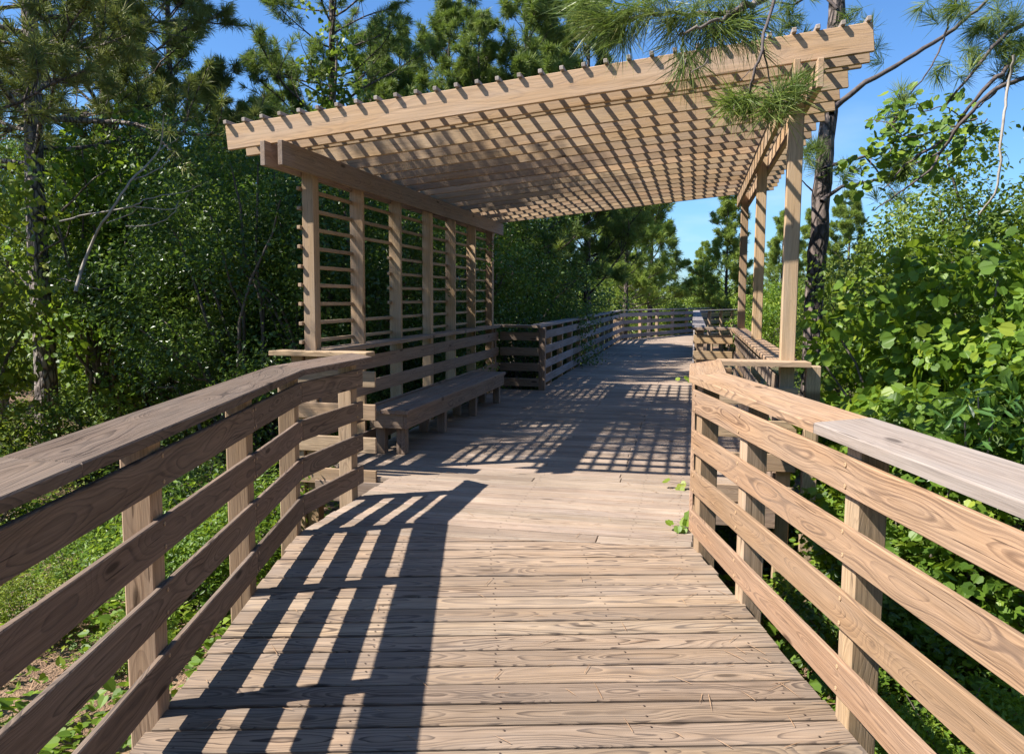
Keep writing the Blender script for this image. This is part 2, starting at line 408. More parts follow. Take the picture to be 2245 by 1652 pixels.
BARK = make_bark('pine_bark', (0.045, 0.034, 0.028), (0.22, 0.17, 0.145), (0.15, 0.11, 0.09))
BARK_PALE = make_bark('pale_pine_bark', (0.07, 0.053, 0.045), (0.34, 0.285, 0.245), (0.25, 0.195, 0.165))
TWIG = make_simple('twig_bark', (0.10, 0.075, 0.06), (0.22, 0.18, 0.15), 12)
TWIG_PALE = make_simple('dead_twig_bark', (0.26, 0.22, 0.18), (0.42, 0.37, 0.31), 10)
TWIG_DARK = make_simple('dark_branch_bark', (0.055, 0.042, 0.04), (0.15, 0.115, 0.10), 14)
SCREW = make_simple('tan_coated_screw', (0.42, 0.27, 0.15), (0.50, 0.33, 0.19), 40, 0.5, 0.1)

def make_ground():
    mt, t, N, L = new_mat('forest_floor')
    out = N.new('ShaderNodeOutputMaterial'); bs = N.new('ShaderNodeBsdfPrincipled'); L.new(bs.outputs[0], out.inputs[0])
    tc = N.new('ShaderNodeTexCoord')
    def nz(s, d=4):
        n = N.new('ShaderNodeTexNoise'); n.inputs['Scale'].default_value = s; n.inputs['Detail'].default_value = d
        L.new(tc.outputs['Object'], n.inputs['Vector']); return n.outputs['Fac']
    a, b, c = nz(0.8), nz(7.0, 6), nz(60.0, 3)
    col = mix_col(t, maprange(t, b, 0.35, 0.65, 0, 1), (0.20, 0.115, 0.07), (0.33, 0.21, 0.13))
    col = mix_col(t, maprange(t, c, 0.45, 0.7, 0, 0.6), col, (0.09, 0.055, 0.035))
    col = mix_col(t, maprange(t, a, 0.48, 0.6, 0, 0.7), col, (0.07, 0.095, 0.03))
    L.new(col, bs.inputs['Base Color']); bs.inputs['Roughness'].default_value = 0.95
    bp = N.new('ShaderNodeBump'); bp.inputs['Strength'].default_value = 0.8; bp.inputs['Distance'].default_value = 0.05
    L.new(c, bp.inputs['Height']); L.new(bp.outputs[0], bs.inputs['Normal'])
    return mt
GROUND = make_ground()
ND_LIGHT = make_leaf('long_pine_needles', [(0.10, 0.15, 0.035), (0.17, 0.23, 0.05), (0.27, 0.33, 0.08), (0.42, 0.40, 0.16)], 0.4, 0.3, (0.3, 0.42, 0.06))
ND_FAR = make_leaf('far_pine_needles', [(0.14, 0.20, 0.045), (0.22, 0.30, 0.06), (0.33, 0.40, 0.08), (0.45, 0.49, 0.11)], 0.55, 0.45, (0.36, 0.48, 0.06))

# ------------------------------------------------------------------ ground
GZ = -0.92
def ground_z(x, y):
    return GZ + 0.10 * np.sin(x * 0.55 + 1.0) * np.cos(y * 0.42) + 0.05 * np.sin(x * 1.7 + y * 1.1) + 0.10 * np.clip((y - 10) / 25, 0, 1)
xs = np.concatenate([np.linspace(-300, -22, 14), np.linspace(-20, 20, 120), np.linspace(22, 300, 14)])
ys = np.concatenate([np.linspace(-300, -8, 12), np.linspace(-6, 44, 140), np.linspace(46, 380, 16)])
GX, GY = np.meshgrid(xs, ys); gz = ground_z(GX, GY)
nx, ny = len(xs), len(ys)
ii = (np.arange(ny - 1)[:, None] * nx + np.arange(nx - 1)).ravel()
gme = raw_mesh('forest_floor', np.stack([GX.ravel(), GY.ravel(), gz.ravel()], 1), [np.stack([ii, ii + 1, ii + nx + 1, ii + nx], 1)])
gme.polygons.foreach_set('use_smooth', [True] * len(gme.polygons))
tag(link('ground', gme, GROUND), kind='structure')

# ------------------------------------------------------------------ boardwalk plan
XL, XR = -2.409, 0.029            # walkway edges along the pavilion axis
AL, AR = -3.07, 0.634              # alcove edges
YB_L, YB_R = 4.706, 4.955           # where the near walk bends
TH = 0.2569
DN = np.array([-math.sin(TH), math.cos(TH)]); NN = np.array([math.cos(TH), math.sin(TH)])
BL = np.array([XL, YB_L]); BR = np.array([XR, YB_R])
cL, cR = BL @ NN, BR @ NN
YA0, YA1 = 6.30, 12.84            # alcoves start and end
Y_FAR_L, Y_FAR_R = 28.6, 29.1
TF = math.radians(-21.0)
DF = np.array([-math.sin(TF), math.cos(TF)]); NF = np.array([math.cos(TF), math.sin(TF)])
PITCH_B, BW, BT = 0.1545, 0.1375, 0.038
PW = 0.104
mit_n = np.array([-(BR - BL)[1], (BR - BL)[0]]); mit_n = mit_n / np.linalg.norm(mit_n); mit_c = mit_n @ BL   # near side: p.n <= c
FL, FR = np.array([XL, Y_FAR_L]), np.array([XR, Y_FAR_R])
far_n = unit(np.array([-(FR - FL)[1], (FR - FL)[0]])); far_c = far_n @ FL

deck = Wood(); deck2 = Wood()
s0 = 0.2; sB = max(BL @ DN, BR @ DN) + 0.1
k = 0; s = s0 - 1.6; NEAR_ROWS = []; PAV_ROWS = []
while s < sB:
    e0 = cL - 0.005 + rnd.uniform(-0.012, 0.006); e1 = cR + 0.01 + rnd.uniform(-0.008, 0.012)
    P = [NN * e0 + DN * s, NN * e1 + DN * s, NN * e1 + DN * (s + BW), NN * e0 + DN * (s + BW)]
    P = clip(P, mit_n, mit_c - 0.004)
    dz = rnd.uniform(-0.0015, 0.0015)
    NEAR_ROWS.append((s, e0, e1))
    if len(P) >= 3: deck.plate(P, -BT + dz, dz, NN)
    s += PITCH_B + rnd.uniform(-0.0015, 0.0015); k += 1
y = YB_L - 0.1; k = 0
while y < Y_FAR_R + 0.1:
    yc = y + BW / 2; PAV_ROWS.append(y)
    if yc < YA0: a, b = XL, XR
    elif yc < YA1 + 0.05: a, b = AL - 0.01, AR + 0.01
    else: a, b = XL, XR
    a += rnd.uniform(-0.01, 0.006); b += rnd.uniform(-0.006, 0.01)
    cuts = [a, b]
    j = rnd.choice((-0.56, -0.56, -1.93, -1.25, -1.93)) + rnd.uniform(-0.015, 0.015)
    cuts = [a, j - 0.0025, j + 0.0025, b] if (yc > 6.4 or k % 5 == 2) else [a, b]
    dz = rnd.uniform(-0.002, 0.002)
    for q in range(0, len(cuts), 2):
        P = [np.array(p) for p in ((cuts[q], y), (cuts[q + 1], y), (cuts[q + 1], y + BW + 0.006), (cuts[q], y + BW + 0.006))]
        P = clip(P, -mit_n, -mit_c - 0.004)
        P = clip(P, far_n, far_c - 0.003) if len(P) > 2 else P
        if len(P) >= 3: deck2.plate(P, -BT + dz, dz, (1, 0))
    y += PITCH_B - 0.001; k += 1
s = min(FL @ DF, FR @ DF) - 0.2
while s < FL @ DF + 16:
    P = [NF * (FL @ NF) + DF * s, NF * (FR @ NF) + DF * s, NF * (FR @ NF) + DF * (s + BW), NF * (FL @ NF) + DF * (s + BW)]
    P = clip(P, -far_n, -far_c - 0.003)
    if len(P) >= 3: deck2.plate(P, -BT, 0, NF)
    s += PITCH_B
tag(deck.build('boardwalk', WD_DECK), kind='structure')
tag(deck2.build('boardwalk', WD_DECK2), kind='structure')
# screw heads along the joists
SV, SF = [], []
def dot(x, y):
    o = len(SV)
    for i in range(6): SV.append((x + .0048 * math.cos(i * 1.047), y + .0048 * math.sin(i * 1.047), 0.0026))
    SF.append([o + i for i in range(6)])
for s_, e0, e1 in NEAR_ROWS:
    for e in (0.05, 0.28, 0.5, 0.72, 0.95):
        for q in (0.03, BW - 0.03):
            pn = NN * (cL + (cR - cL) * e + rnd.uniform(-.012, .012)) + DN * (s_ + q + rnd.uniform(-.005, .005))
            if pn @ mit_n < mit_c - 0.03: dot(*pn)
for y_ in PAV_ROWS:
    for x in (-2.32, -2.05, -1.2, -0.35, -0.06):
        for q in (0.03, BW - 0.03):
            pn = np.array([x + rnd.uniform(-.012, .012), y_ + q])
            if pn @ mit_n > mit_c + 0.03 and y_ < 14: dot(*pn)
tag(link('boardwalk_screws', raw_mesh('boardwalk_screws', np.array(SV), [np.array(SF)]), make_simple('rusty_screw', (0.05, 0.035, 0.028), (0.12, 0.08, 0.06), 30, 0.6, 0.0)), kind='structure')
# stringers under the boards
fr = Wood()
for e in (0.28, 0.5, 0.72):
    pn = NN * (cL + (cR - cL) * e)
    fr.board((*(pn + DN * -1.4), -0.135), (*(pn + DN * 4.9), -0.135), 0.045, 0.19)
for x in (-2.05, -1.2, -0.35):
    fr.board((x, 4.6, -0.137), (x, 28.6, -0.137), 0.045, 0.19)
for x in (-3.02, 0.5):
    fr.board((x, 6.4, -0.136), (x, 12.8, -0.136), 0.045, 0.19)
fr.board((AL, YA0 - 0.02, -0.13), (XL - 0.05, YA0 - 0.02, -0.13), 0.04, 0.17)
fr.board((XR + 0.05, YA0 - 0.02, -0.13), (AR, YA0 - 0.02, -0.13), 0.04, 0.17)
tag(fr.build('boardwalk_stringers', WD_BROWN), kind='structure')

# ------------------------------------------------------------------ railings
SLAT_H, SLAT_T = 0.132, 0.023
CAPW = 0.218
screw_me = None
def screw_mesh():
    global screw_me
    if screw_me is None:
        V = []; F = []
        for r, z in ((0.0082, 0.0), (0.0082, 0.0022), (0.0062, 0.0034), (0.0030, 0.0034), (0.0020, 0.0012)):
            for i in range(10):
                a = 2 * math.pi * i / 10; V.append((r * math.cos(a), r * math.sin(a), z))
        for k in range(4):
            for i in range(10):
                j = (i + 1) % 10; F.append((k * 10 + i, k * 10 + j, (k + 1) * 10 + j, (k + 1) * 10 + i))
        screw_me = raw_mesh('screw', np.array(V), [np.array(F), np.array([[40 + i for i in range(10)]])])
        screw_me.materials.append(SCREW)
    return screw_me

def put_screw(parent, p, nrm):
    o = bpy.data.objects.new('screw', screw_mesh()); COL.objects.link(o)
    o.parent = parent
    base = parent.location + (parent.parent.location if parent.parent else Vector((0, 0, 0)))
    o.location = Vector(p) - base
    o.rotation_euler = Vector((*nrm, 0)).to_track_quat('Z', 'Y').to_euler()

def rail_run(root, A, B, inner, tops, mat, post_at, post_mat, splits=(), screws=False, post_top=1.0, wav=0.002, post_bottom=GZ - 0.15, post_w=PW, post_side=1):
    """boards of one straight run from A to B along the post face line; `inner` points to the walk"""
    A = np.array(A, float); B = np.array(B, float); inner = np.array(inner, float)
    L = np.linalg.norm(B - A); D = (B - A) / L
    posts = []
    for s_ in post_at:
        c = A + D * s_ - inner * post_w / 2 * post_side
        W = Wood(); W.board((*c, post_bottom), (*c, post_top), post_w, post_w * 0.99, up=(*D, 0), ch=0.005)
        posts.append(W.build('post', post_mat, root))
    cuts = [0.0] + list(splits) + [L]
    for ti, tp in enumerate(tops):
        for q in range(len(cuts) - 1):
            a, b = cuts[q] + (0.002 if q else 0), cuts[q + 1] - (0.002 if q < len(cuts) - 2 else 0)
            za, zb_ = tp - SLAT_H / 2 + rnd.uniform(-wav, wav), tp - SLAT_H / 2 + rnd.uniform(-wav, wav)
            off = inner * (SLAT_T / 2 + rnd.uniform(0.000, 0.002))
            W = Wood(); W.board((*(A + D * a + off), za), (*(A + D * b + off), zb_), SLAT_T, SLAT_H, ch=0.004)
            o = W.build('rail_board', mat, root)
            if screws:
                for s_ in post_at:
                    for e in ((s_,) if not any(abs(s_ - c) < 0.03 for c in cuts[1:-1]) else (s_ - 0.022, s_ + 0.022)):
                        if a + 0.005 < e < b - 0.005:
                            for dz in (-0.042, 0.042):
                                pp = A + D * (e + rnd.uniform(-0.006, 0.006)) + inner * (SLAT_T + 0.0015)
                                put_screw(o, (*pp, tp - SLAT_H / 2 + dz + rnd.uniform(-0.006, 0.006)), inner)

def cap(root, poly, mat, along, ztop, th=0.038, seed=None, tilt=None):
    W = Wood(); W.plate(poly, ztop - th, ztop, along, ch=0.005, seed=seed)
    if tilt is not None:                      # the board lifts a little towards its outer edge
        c0 = np.mean(poly, axis=0); W.V = [(v[0], v[1], v[2] + (np.array(v[:2]) - c0) @ tilt) for v in W.V]
    return W.build('rail_cap', mat, root)

TOPS = (0.955, 0.715, 0.475, 0.232)
ZC_N = 1.046; ZC = 1.038
CI, CO = 0.045, CAPW - 0.045      # cap reaches CI inwards and CO outwards from the post face line

# near left railing
rl = thing('railing', 'dark brown four-board railing in the left foreground with a wide weathered top board', 'railing', (-1.8, 2.4, 0))
A = BL - DN * 6.3
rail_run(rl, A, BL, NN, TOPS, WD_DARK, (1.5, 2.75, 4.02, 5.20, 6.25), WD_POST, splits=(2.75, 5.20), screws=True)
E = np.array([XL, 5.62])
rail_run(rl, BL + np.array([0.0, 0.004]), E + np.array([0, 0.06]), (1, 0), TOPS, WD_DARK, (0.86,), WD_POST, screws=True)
pi_ = lambda s_, o: BL + DN * s_ + NN * o
mi = np.array([XL + CI, YB_L + 0.012]); mo = np.array([XL - CO, YB_L + 0.02 + 0.02])
# mitre points at the bend
def isect(p, d, q, e):
    M = np.array([d, -e]).T; t_ = np.linalg.solve(M, q - p); return p + d * t_[0]
mi = isect(BL + NN * CI, DN, np.array([XL + CI, 0.0]), np.array([0, 1.0])); mo = isect(BL - NN * CO, DN, np.array([XL - CO, 0.0]), np.array([0, 1.0]))
cap(rl, [pi_(-6.3, CI), pi_(-2.9, CI), pi_(-2.9, -CO), pi_(-6.3, -CO)], WD_DARK, DN, ZC_N, tilt=-NN * 0.085)
cap(rl, [pi_(-2.897, CI), mi - DN * 0.001, mo - DN * 0.001, pi_(-2.897, -CO)], WD_DARK, DN, ZC_N + 0.001, tilt=-NN * 0.085)
cap(rl, [mi + np.array([0, .001]), (XL + CI, 5.82), (XL - CO, 5.93), mo + np.array([0, .001])], WD_DARK, (0, 1), ZC_N, tilt=np.array([-0.085, 0]))

# near right railing
rr = thing('railing', 'sunlit reddish brown four-board railing in the right foreground with a pale bleached top board', 'railing', (0.6, 2.9, 0))
A = BR - DN * 6.3
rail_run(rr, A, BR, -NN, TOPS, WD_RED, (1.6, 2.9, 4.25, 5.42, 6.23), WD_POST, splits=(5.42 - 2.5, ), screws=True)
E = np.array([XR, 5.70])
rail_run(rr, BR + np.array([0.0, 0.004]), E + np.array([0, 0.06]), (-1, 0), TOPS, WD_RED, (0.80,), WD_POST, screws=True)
pr_ = lambda s_, o: BR + DN * s_ + NN * o
mi = isect(BR - NN * CI, DN, np.array([XR - CI, 0.0]), np.array([0, 1.0])); mo = isect(BR + NN * CO, DN, np.array([XR + CO, 0.0]), np.array([0, 1.0]))
tag(cap(rr, [pr_(-6.3, CO), pr_(-1.815, CO), pr_(-1.815, -CI), pr_(-6.3, -CI)], WD_PALE, DN, ZC_N + 0.003, 0.040, tilt=NN * 0.085), 'pale bleached top board')
cap(rr, [pr_(-1.812, CO), mo - DN * .001, mi - DN * .001, pr_(-1.812, -CI)], WD_RED, DN, ZC_N, seed=0.37, tilt=NN * 0.085)
cap(rr, [mi + np.array([0, .001]), mo + np.array([0, .001]), (XR + CO, 6.08), (XR - CI, 5.85)], WD_RED, (0, 1), ZC_N, tilt=np.array([0.085, 0]))

ALC = (0.925, 0.680, 0.435, 0.190)
Y_POST = [6.326 + 1.0239 * i for i in range(7)]
# railing of the left alcove
ra = thing('railing', 'brown railing around the left alcove behind the bench, under the lattice', 'railing', (AL, 9.5, 0))
rail_run(ra, (AL, YA0 + 0.06), (AL, YA1 - 0.02), (1, 0), ALC, WD_BROWN, (6.36,), WD_BROWN, splits=(Y_POST[3] - YA0 - 0.01,))
rail_run(ra, (AL - 0.22, YA0), (XL - 0.12, YA0), (0, -1), (0.88, 0.605, 0.33, 0.055), WD_POST, (0.055,), WD_POST, screws=True)
rail_run(ra, (AL + 0.045, YA1), (XL + 0.02, YA1), (0, -1), (0.925, 0.680, 0.435, 0.190), WD_BROWN, (0.68,), WD_BROWN)
cap(ra, [(AL + 0.08, YA0 + 0.08), (AL + 0.08, Y_POST[4] + 0.4), (AL + 0.08 - CAPW, Y_POST[4] + 0.4), (AL + 0.08 - CAPW, YA0 + 0.08)], WD_BROWN, (0, 1), ZC)
cap(ra, [(AL + 0.08, Y_POST[4] + 0.403), (AL + 0.08, YA1 - 0.07), (AL + 0.08 - CAPW, YA1 + 0.215), (AL + 0.08 - CAPW, Y_POST[4] + 0.403)], WD_BROWN, (0, 1), ZC)
cap(ra, [(AL - 0.36, YA0 - 0.11), (XL - 0.16, YA0 - 0.11), (XL - 0.16, YA0 + 0.077), (AL - 0.34, YA0 + 0.077)], WD_POST, (1, 0), ZC)
cap(ra, [(AL + 0.083, YA1 - 0.07), (XL + 0.05, YA1 - 0.07), (XL + 0.05 - CAPW, YA1 + 0.215), (AL + 0.083 - CAPW, YA1 + 0.215)], WD_BROWN, (1, 0), ZC)
# railing of the right alcove
rb = thing('railing', 'warm brown railing round the right alcove, its cap striped by purlin shadows', 'railing', (AR, 9.5, 0))
rail_run(rb, (AR, YA0 + 0.06), (AR, YA1 - 0.02), (-1, 0), ALC, WD_BROWN, (6.36,), WD_POST, splits=(Y_POST[3] - YA0,))
rail_run(rb, (XR + 0.14, YA0), (AR + 0.13, YA0), (0, -1), (0.84, 0.592, 0.344, 0.096), WD_POST, (0.70,), WD_POST, screws=True)
rail_run(rb, (XR - 0.02, YA1), (AR - 0.045, YA1), (0, -1), ALC, WD_HONEY, (0.10,), WD_POST, screws=True)
cap(rb, [(AR - 0.08 + CAPW, YA0 + 0.08), (AR - 0.08 + CAPW, YA1 + 0.215), (AR - 0.08, YA1 - 0.07), (AR - 0.08, YA0 + 0.08)], WD_RED, (0, 1), ZC)
cap(rb, [(XR + 0.13, YA0 - 0.11), (AR + 0.20, YA0 - 0.11), (AR + 0.18, YA0 + 0.077), (XR + 0.15, YA0 + 0.077)], WD_POST, (1, 0), ZC)
cap(rb, [(XR - 0.05, YA1 - 0.07), (AR - 0.083, YA1 - 0.07), (AR - 0.083 + CAPW, YA1 + 0.215), (XR - 0.05 + CAPW, YA1 + 0.215)], WD_BROWN, (1, 0), ZC)

# far railings beyond the pavilion
rf = thing('railing', 'silvery grey railing left of the far walkway, bending right in the distance', 'railing', (XL, 20, 0))
LF_ = Y_FAR_L - YA1
rail_run(rf, (XL, YA1 + 0.04), FL, (1, 0), ALC, WD_GREY, [0.03 + 1.24 * i for i in range(1, 13)], WD_POST, splits=(3.74, 7.46, 11.2))
rail_run(rf, FL + DF * 0.01, FL + DF * 15.0, NF, ALC, WD_GREY, [0.1 + 1.5 * i for i in range(10)], WD_POST, splits=(3.1, 7.6, 11.4))
mi = isect(FL + NF * CI, DF, np.array([XL + CI, 0.0]), np.array([0, 1.0])); mo = isect(FL - NF * CO, DF, np.array([XL - CO, 0.0]), np.array([0, 1.0]))
ysg = [YA1 - 0.07, 16.5, 20.2, 24.0]
for i, y_ in enumerate(ysg):
    if i == 0: cap(rf, [(XL + CI + .002, y_ + 0.004), (XL + CI, ysg[1] - .002), (XL - CO, ysg[1] - .002), (XL - CO, YA1 + 0.222)], WD_GREY, (0, 1), ZC)
    elif i < 3: cap(rf, [(XL + CI, y_), (XL + CI, ysg[i + 1] - .003), (XL - CO, ysg[i + 1] - .003), (XL - CO, y_)], WD_GREY, (0, 1), ZC + rnd.uniform(-.002, .002))
    else: cap(rf, [(XL + CI, y_), mi, mo, (XL - CO, y_)], WD_GREY, (0, 1), ZC)
cap(rf, [mi + DF * .003, FL + DF * 7.6 + NF * CI, FL + DF * 7.6 - NF * CO, mo + DF * .003], WD_GREY, DF, ZC)
cap(rf, [FL + DF * 7.603 + NF * CI, FL + DF * 15 + NF * CI, FL + DF * 15 - NF * CO, FL + DF * 7.603 - NF * CO], WD_GREY, DF, ZC)
rg = thing('railing', 'grey railing on the right of the far walkway, seen end-on past the right alcove', 'railing', (XR, 20, 0))
rail_run(rg, (XR, YA1 + 0.04), FR, (-1, 0), ALC, WD_GREY, [0.03 + 1.24 * i for i in range(1, 13)], WD_POST, splits=(3.74, 7.46, 11.2))
rail_run(rg, FR + DF * 0.01, FR + DF * 9.0, -NF, ALC, WD_GREY, [0.1 + 1.24 * i for i in range(8)], WD_POST, splits=(3.7, 7.4))
mi = isect(FR - NF * CI, DF, np.array([XR - CI, 0.0]), np.array([0, 1.0])); mo = isect(FR + NF * CO, DF, np.array([XR + CO, 0.0]), np.array([0, 1.0]))
ysg = [YA1 + 0.222, 16.5, 20.2, 24.0]
for i, y_ in enumerate(ysg):
    if i == 0: cap(rg, [(XR - CI, YA1 - .064), (XR + CO, YA1 + 0.222), (XR + CO, ysg[1] - .002), (XR - CI, ysg[1] - .002)], WD_GREY, (0, 1), ZC)
    elif i < 3: cap(rg, [(XR - CI, y_), (XR + CO, y_), (XR + CO, ysg[i + 1] - .003), (XR - CI, ysg[i + 1] - .003)], WD_GREY, (0, 1), ZC + rnd.uniform(-.002, .002))
    else: cap(rg, [(XR - CI, y_), (XR + CO, y_), mo, mi], WD_GREY, (0, 1), ZC)
cap(rg, [mi + DF * .003, mo + DF * .003, FR + DF * 9 + NF * CO, FR + DF * 9 - NF * CI], WD_GREY, DF, ZC)

# ------------------------------------------------------------------ bench
be = thing('bench', 'long low slab bench of weathered boards under the lattice in the left alcove', 'bench', (-2.8, 9.1, 0))
BX0, BX1, BY0, BY1, BZ = -2.985, -2.575, 7.19, 11.27, 0.43
for i, (a, b) in enumerate(((BX0, BX0 + 0.137), (BX0 + 0.142, BX0 + 0.279), (BX0 + 0.284, BX1))):
    W = Wood(); W.plate([(a, BY0), (b, BY0), (b, BY1), (a, BY1)], BZ - 0.038, BZ + i * .0008, (0, 1), ch=0.005); W.build('seat', WD_BROWN, be)
one('apron', WD_BROWN, be, (BX1 - 0.035, BY0 + 0.03, BZ - 0.109), (BX1 - 0.035, BY1 - 0.03, BZ - 0.109), 0.038, 0.14)
one('apron', WD_BROWN, be, (BX0 + 0.035, BY0 + 0.03, BZ - 0.109), (BX0 + 0.035, BY1 - 0.03, BZ - 0.109), 0.038, 0.14)
one('apron', WD_BROWN, be, (BX0 + 0.056, BY0 + 0.05, BZ - 0.109), (BX1 - 0.056, BY0 + 0.05, BZ - 0.109), 0.038, 0.139)
one('apron', WD_BROWN, be, (BX0 + 0.056, BY1 - 0.05, BZ - 0.109), (BX1 - 0.056, BY1 - 0.05, BZ - 0.109), 0.038, 0.139)
for yl in (7.32, 8.58, 9.88, 11.15):
    for xl_ in (BX1 - 0.102, BX0 + 0.102):
        one('leg', WD_BROWN, be, (xl_, yl, 0.0), (xl_, yl, BZ - 0.0385), 0.090, 0.090, up=(0, 1, 0), ch=0.004)

# ------------------------------------------------------------------ pergola
pg = thing('pergola', 'open wooden pergola with a tilted slatted roof on posts and studs over the alcoves', 'pergola', (-1.25, 9.5, 0))
SL = 0.1028; Z0R = 2.9674
roof = lambda x: Z0R + SL * x          # underside of the rafters
ZBL = roof(AL) - 0.186; ZBR = roof(AR + 0.05) - 0.187
for i, y_ in enumerate(Y_POST):
    big = i in (0, 3, 6)
    if big:
        one('post', WD_HONEY, pg, (AL - PW / 2, y_ + PW / 2, GZ - .15), (AL - PW / 2, y_ + PW / 2, roof(AL - 0.1) - 0.03), PW, PW * .99, up=(0, 1, 0), ch=0.005)
        one('post', WD_HONEY, pg, (AR + PW / 2, y_ + PW / 2, GZ - .15), (AR + PW / 2, y_ + PW / 2, roof(AR) - 0.03), PW, PW * .99, up=(0, 1, 0), ch=0.005)
    else:
        one('stud', WD_HONEY, pg, (AL - 0.067, y_ + 0.03, GZ - .15), (AL - 0.067, y_ + 0.03, roof(AL) - 0.1), 0.132, 0.040, up=(0, 1, 0))
YE0, YE1 = 5.745, 13.06
for X, zb_, nm in ((AL + 0.020, ZBL, 0), (AL - PW - 0.020, ZBL, 0), (AR - 0.020, ZBR, 1), (AR + PW + 0.020, ZBR, 1)):
    one('beam', WD_HONEY if nm else WD_BROWN, pg, (X, YE0, zb_ + 0.092), (X, YE1, zb_ + 0.092), 0.038, 0.184)
RAFT = [5.835, 6.11, 6.37] + [6.78 + 0.41 * i for i in range(16)]
for i, y_ in enumerate(RAFT):
    xa, xb = -3.55 + rnd.uniform(-.012, .012), 1.105 + rnd.uniform(-.02, .02)
    h = 0.184 if i != 2 else 0.150
    W = Wood(); zc = 0.186 - h / 2
    W.board((xa, y_ + 0.019, roof(xa) + zc), (xb, y_ + 0.019, roof(xb) + zc), 0.038, h, ch=0.003); W.build('rafter', WD_HONEY, pg)
for i in range(31):
    x = -3.533 + 0.1527 * i + rnd.uniform(-.004, .004)
    z = roof(x) + 0.1865 + 0.0145 + 0.002
    ya, yb_ = 5.80 + rnd.uniform(-.008, .006), 13.06 + rnd.uniform(-.03, .03)
    one('purlin', WD_LATT, pg, (x, ya, z), (x, yb_, z), 0.029, 0.029, up=(-SL, 0, 1))
for i in range(9):
    z = 1.105 + 0.1575 * i
    x = AL - PW - 0.016
    if i in (2, 3, 4, 5): segs = ((6.295, Y_POST[1] + 0.045), (Y_POST[2] - 0.045, Y_POST[6] + 0.16))
    else: segs = ((6.295, Y_POST[6] + 0.16),)
    for a, b in segs:
        one('lattice_slat', WD_POST, pg, (x - 0.001, a, z + rnd.uniform(-.004, .004)), (x - 0.001, b, z + rnd.uniform(-.004, .004)), 0.030, 0.030)

# ------------------------------------------------------------------ plants: builders
def frames(Nrm, rng):
    Nrm = Nrm / np.linalg.norm(Nrm, axis=1, keepdims=True)
    R = rng.normal(size=Nrm.shape); T = R - Nrm * (R * Nrm).sum(1, keepdims=True)
    T /= np.linalg.norm(T, axis=1, keepdims=True)
    return T, np.cross(Nrm, T), Nrm

LEAF_T = {   # name: (verts, triangles / quads) - tip along +y, folded on the midrib
    'oval': (np.array([(0, 0, 0), (-.24, .35, .06), (-.17, .75, .03), (0, 1, -.05), (.17, .75, .03), (.24, .35, .06)]), [[(0, 3, 2, 1), (0, 5, 4, 3)]]),
    'diamond': (np.array([(0, 0, 0), (-.26, .45, .07), (0, 1, 0), (.26, .45, .07)]), [[(0, 2, 1), (0, 3, 2)]]),
    'lance': (np.array([(0, 0, 0), (-.13, .35, .03), (-.12, .7, .02), (0, 1, -.04), (.12, .7, .02), (.13, .35, .03)]), [[(0, 3, 2, 1), (0, 5, 4, 3)]]),
    'lobed': (np.array([(0, .12, 0), (-.18, 0, .03), (-.40, .06, .09), (-.47, .26, .07), (-.56, .44, .10), (-.44, .62, .06), (-.34, .80, .05), (-.15, .83, .01), (0, 1, -.06),
                        (.15, .83, .01), (.34, .80, .05), (.44, .62, .06), (.56, .44, .10), (.47, .26, .07), (.40, .06, .09), (.18, 0, .03)]),
              [[(0, 8, 7, 6, 5, 4, 3, 2, 1), (0, 15, 14, 13, 12, 11, 10, 9, 8)]]),
    'heart': (np.array([(0, .1, 0), (-.22, 0, .05), (-.44, .22, .09), (-.40, .52, .06), (-.2, .8, .02), (0, 1, -.05), (.2, .8, .02), (.40, .52, .06), (.44, .22, .09), (.22, 0, .05)]),
              [[(0, 5, 4, 3, 2, 1), (0, 9, 8, 7, 6, 5)]]),
}

def leaf_mesh(name, P, Nrm, size, kind, lv, rng, T=None):
    TV, TF_ = LEAF_T[kind]; n = len(P)
    X, Y, Zn = frames(Nrm, rng)
    if T is not None:
        Y = T - Zn * (T * Zn).sum(1, keepdims=True); Y /= np.linalg.norm(Y, axis=1, keepdims=True) + 1e-9; X = np.cross(Y, Zn)
    s = size[:, None, None]
    wv = (rng.uniform(0.85, 1.15, n))[:, None, None]
    V = P[:, None, :] + s * (TV[None, :, 0:1] * wv * X[:, None, :] + TV[None, :, 1:2] * Y[:, None, :] + TV[None, :, 2:3] * Zn[:, None, :])
    k = len(TV); base = (np.arange(n) * k)[:, None]
    faces = []
    for F in TF_:
        F = np.array(F); faces.append((base[:, :, None] + F[None]).reshape(-1, F.shape[1]))
    return V.reshape(-1, 3), faces, np.repeat(lv, k)

def join(parts):
    Vs, Fs, As, o = [], {}, [], 0
    for V, faces, a in parts:
        Vs.append(V); As.append(a)
        for F in faces: Fs.setdefault(F.shape[1], []).append(F + o)
        o += len(V)
    return np.concatenate(Vs), [np.concatenate(f) for f in Fs.values()], np.concatenate(As)

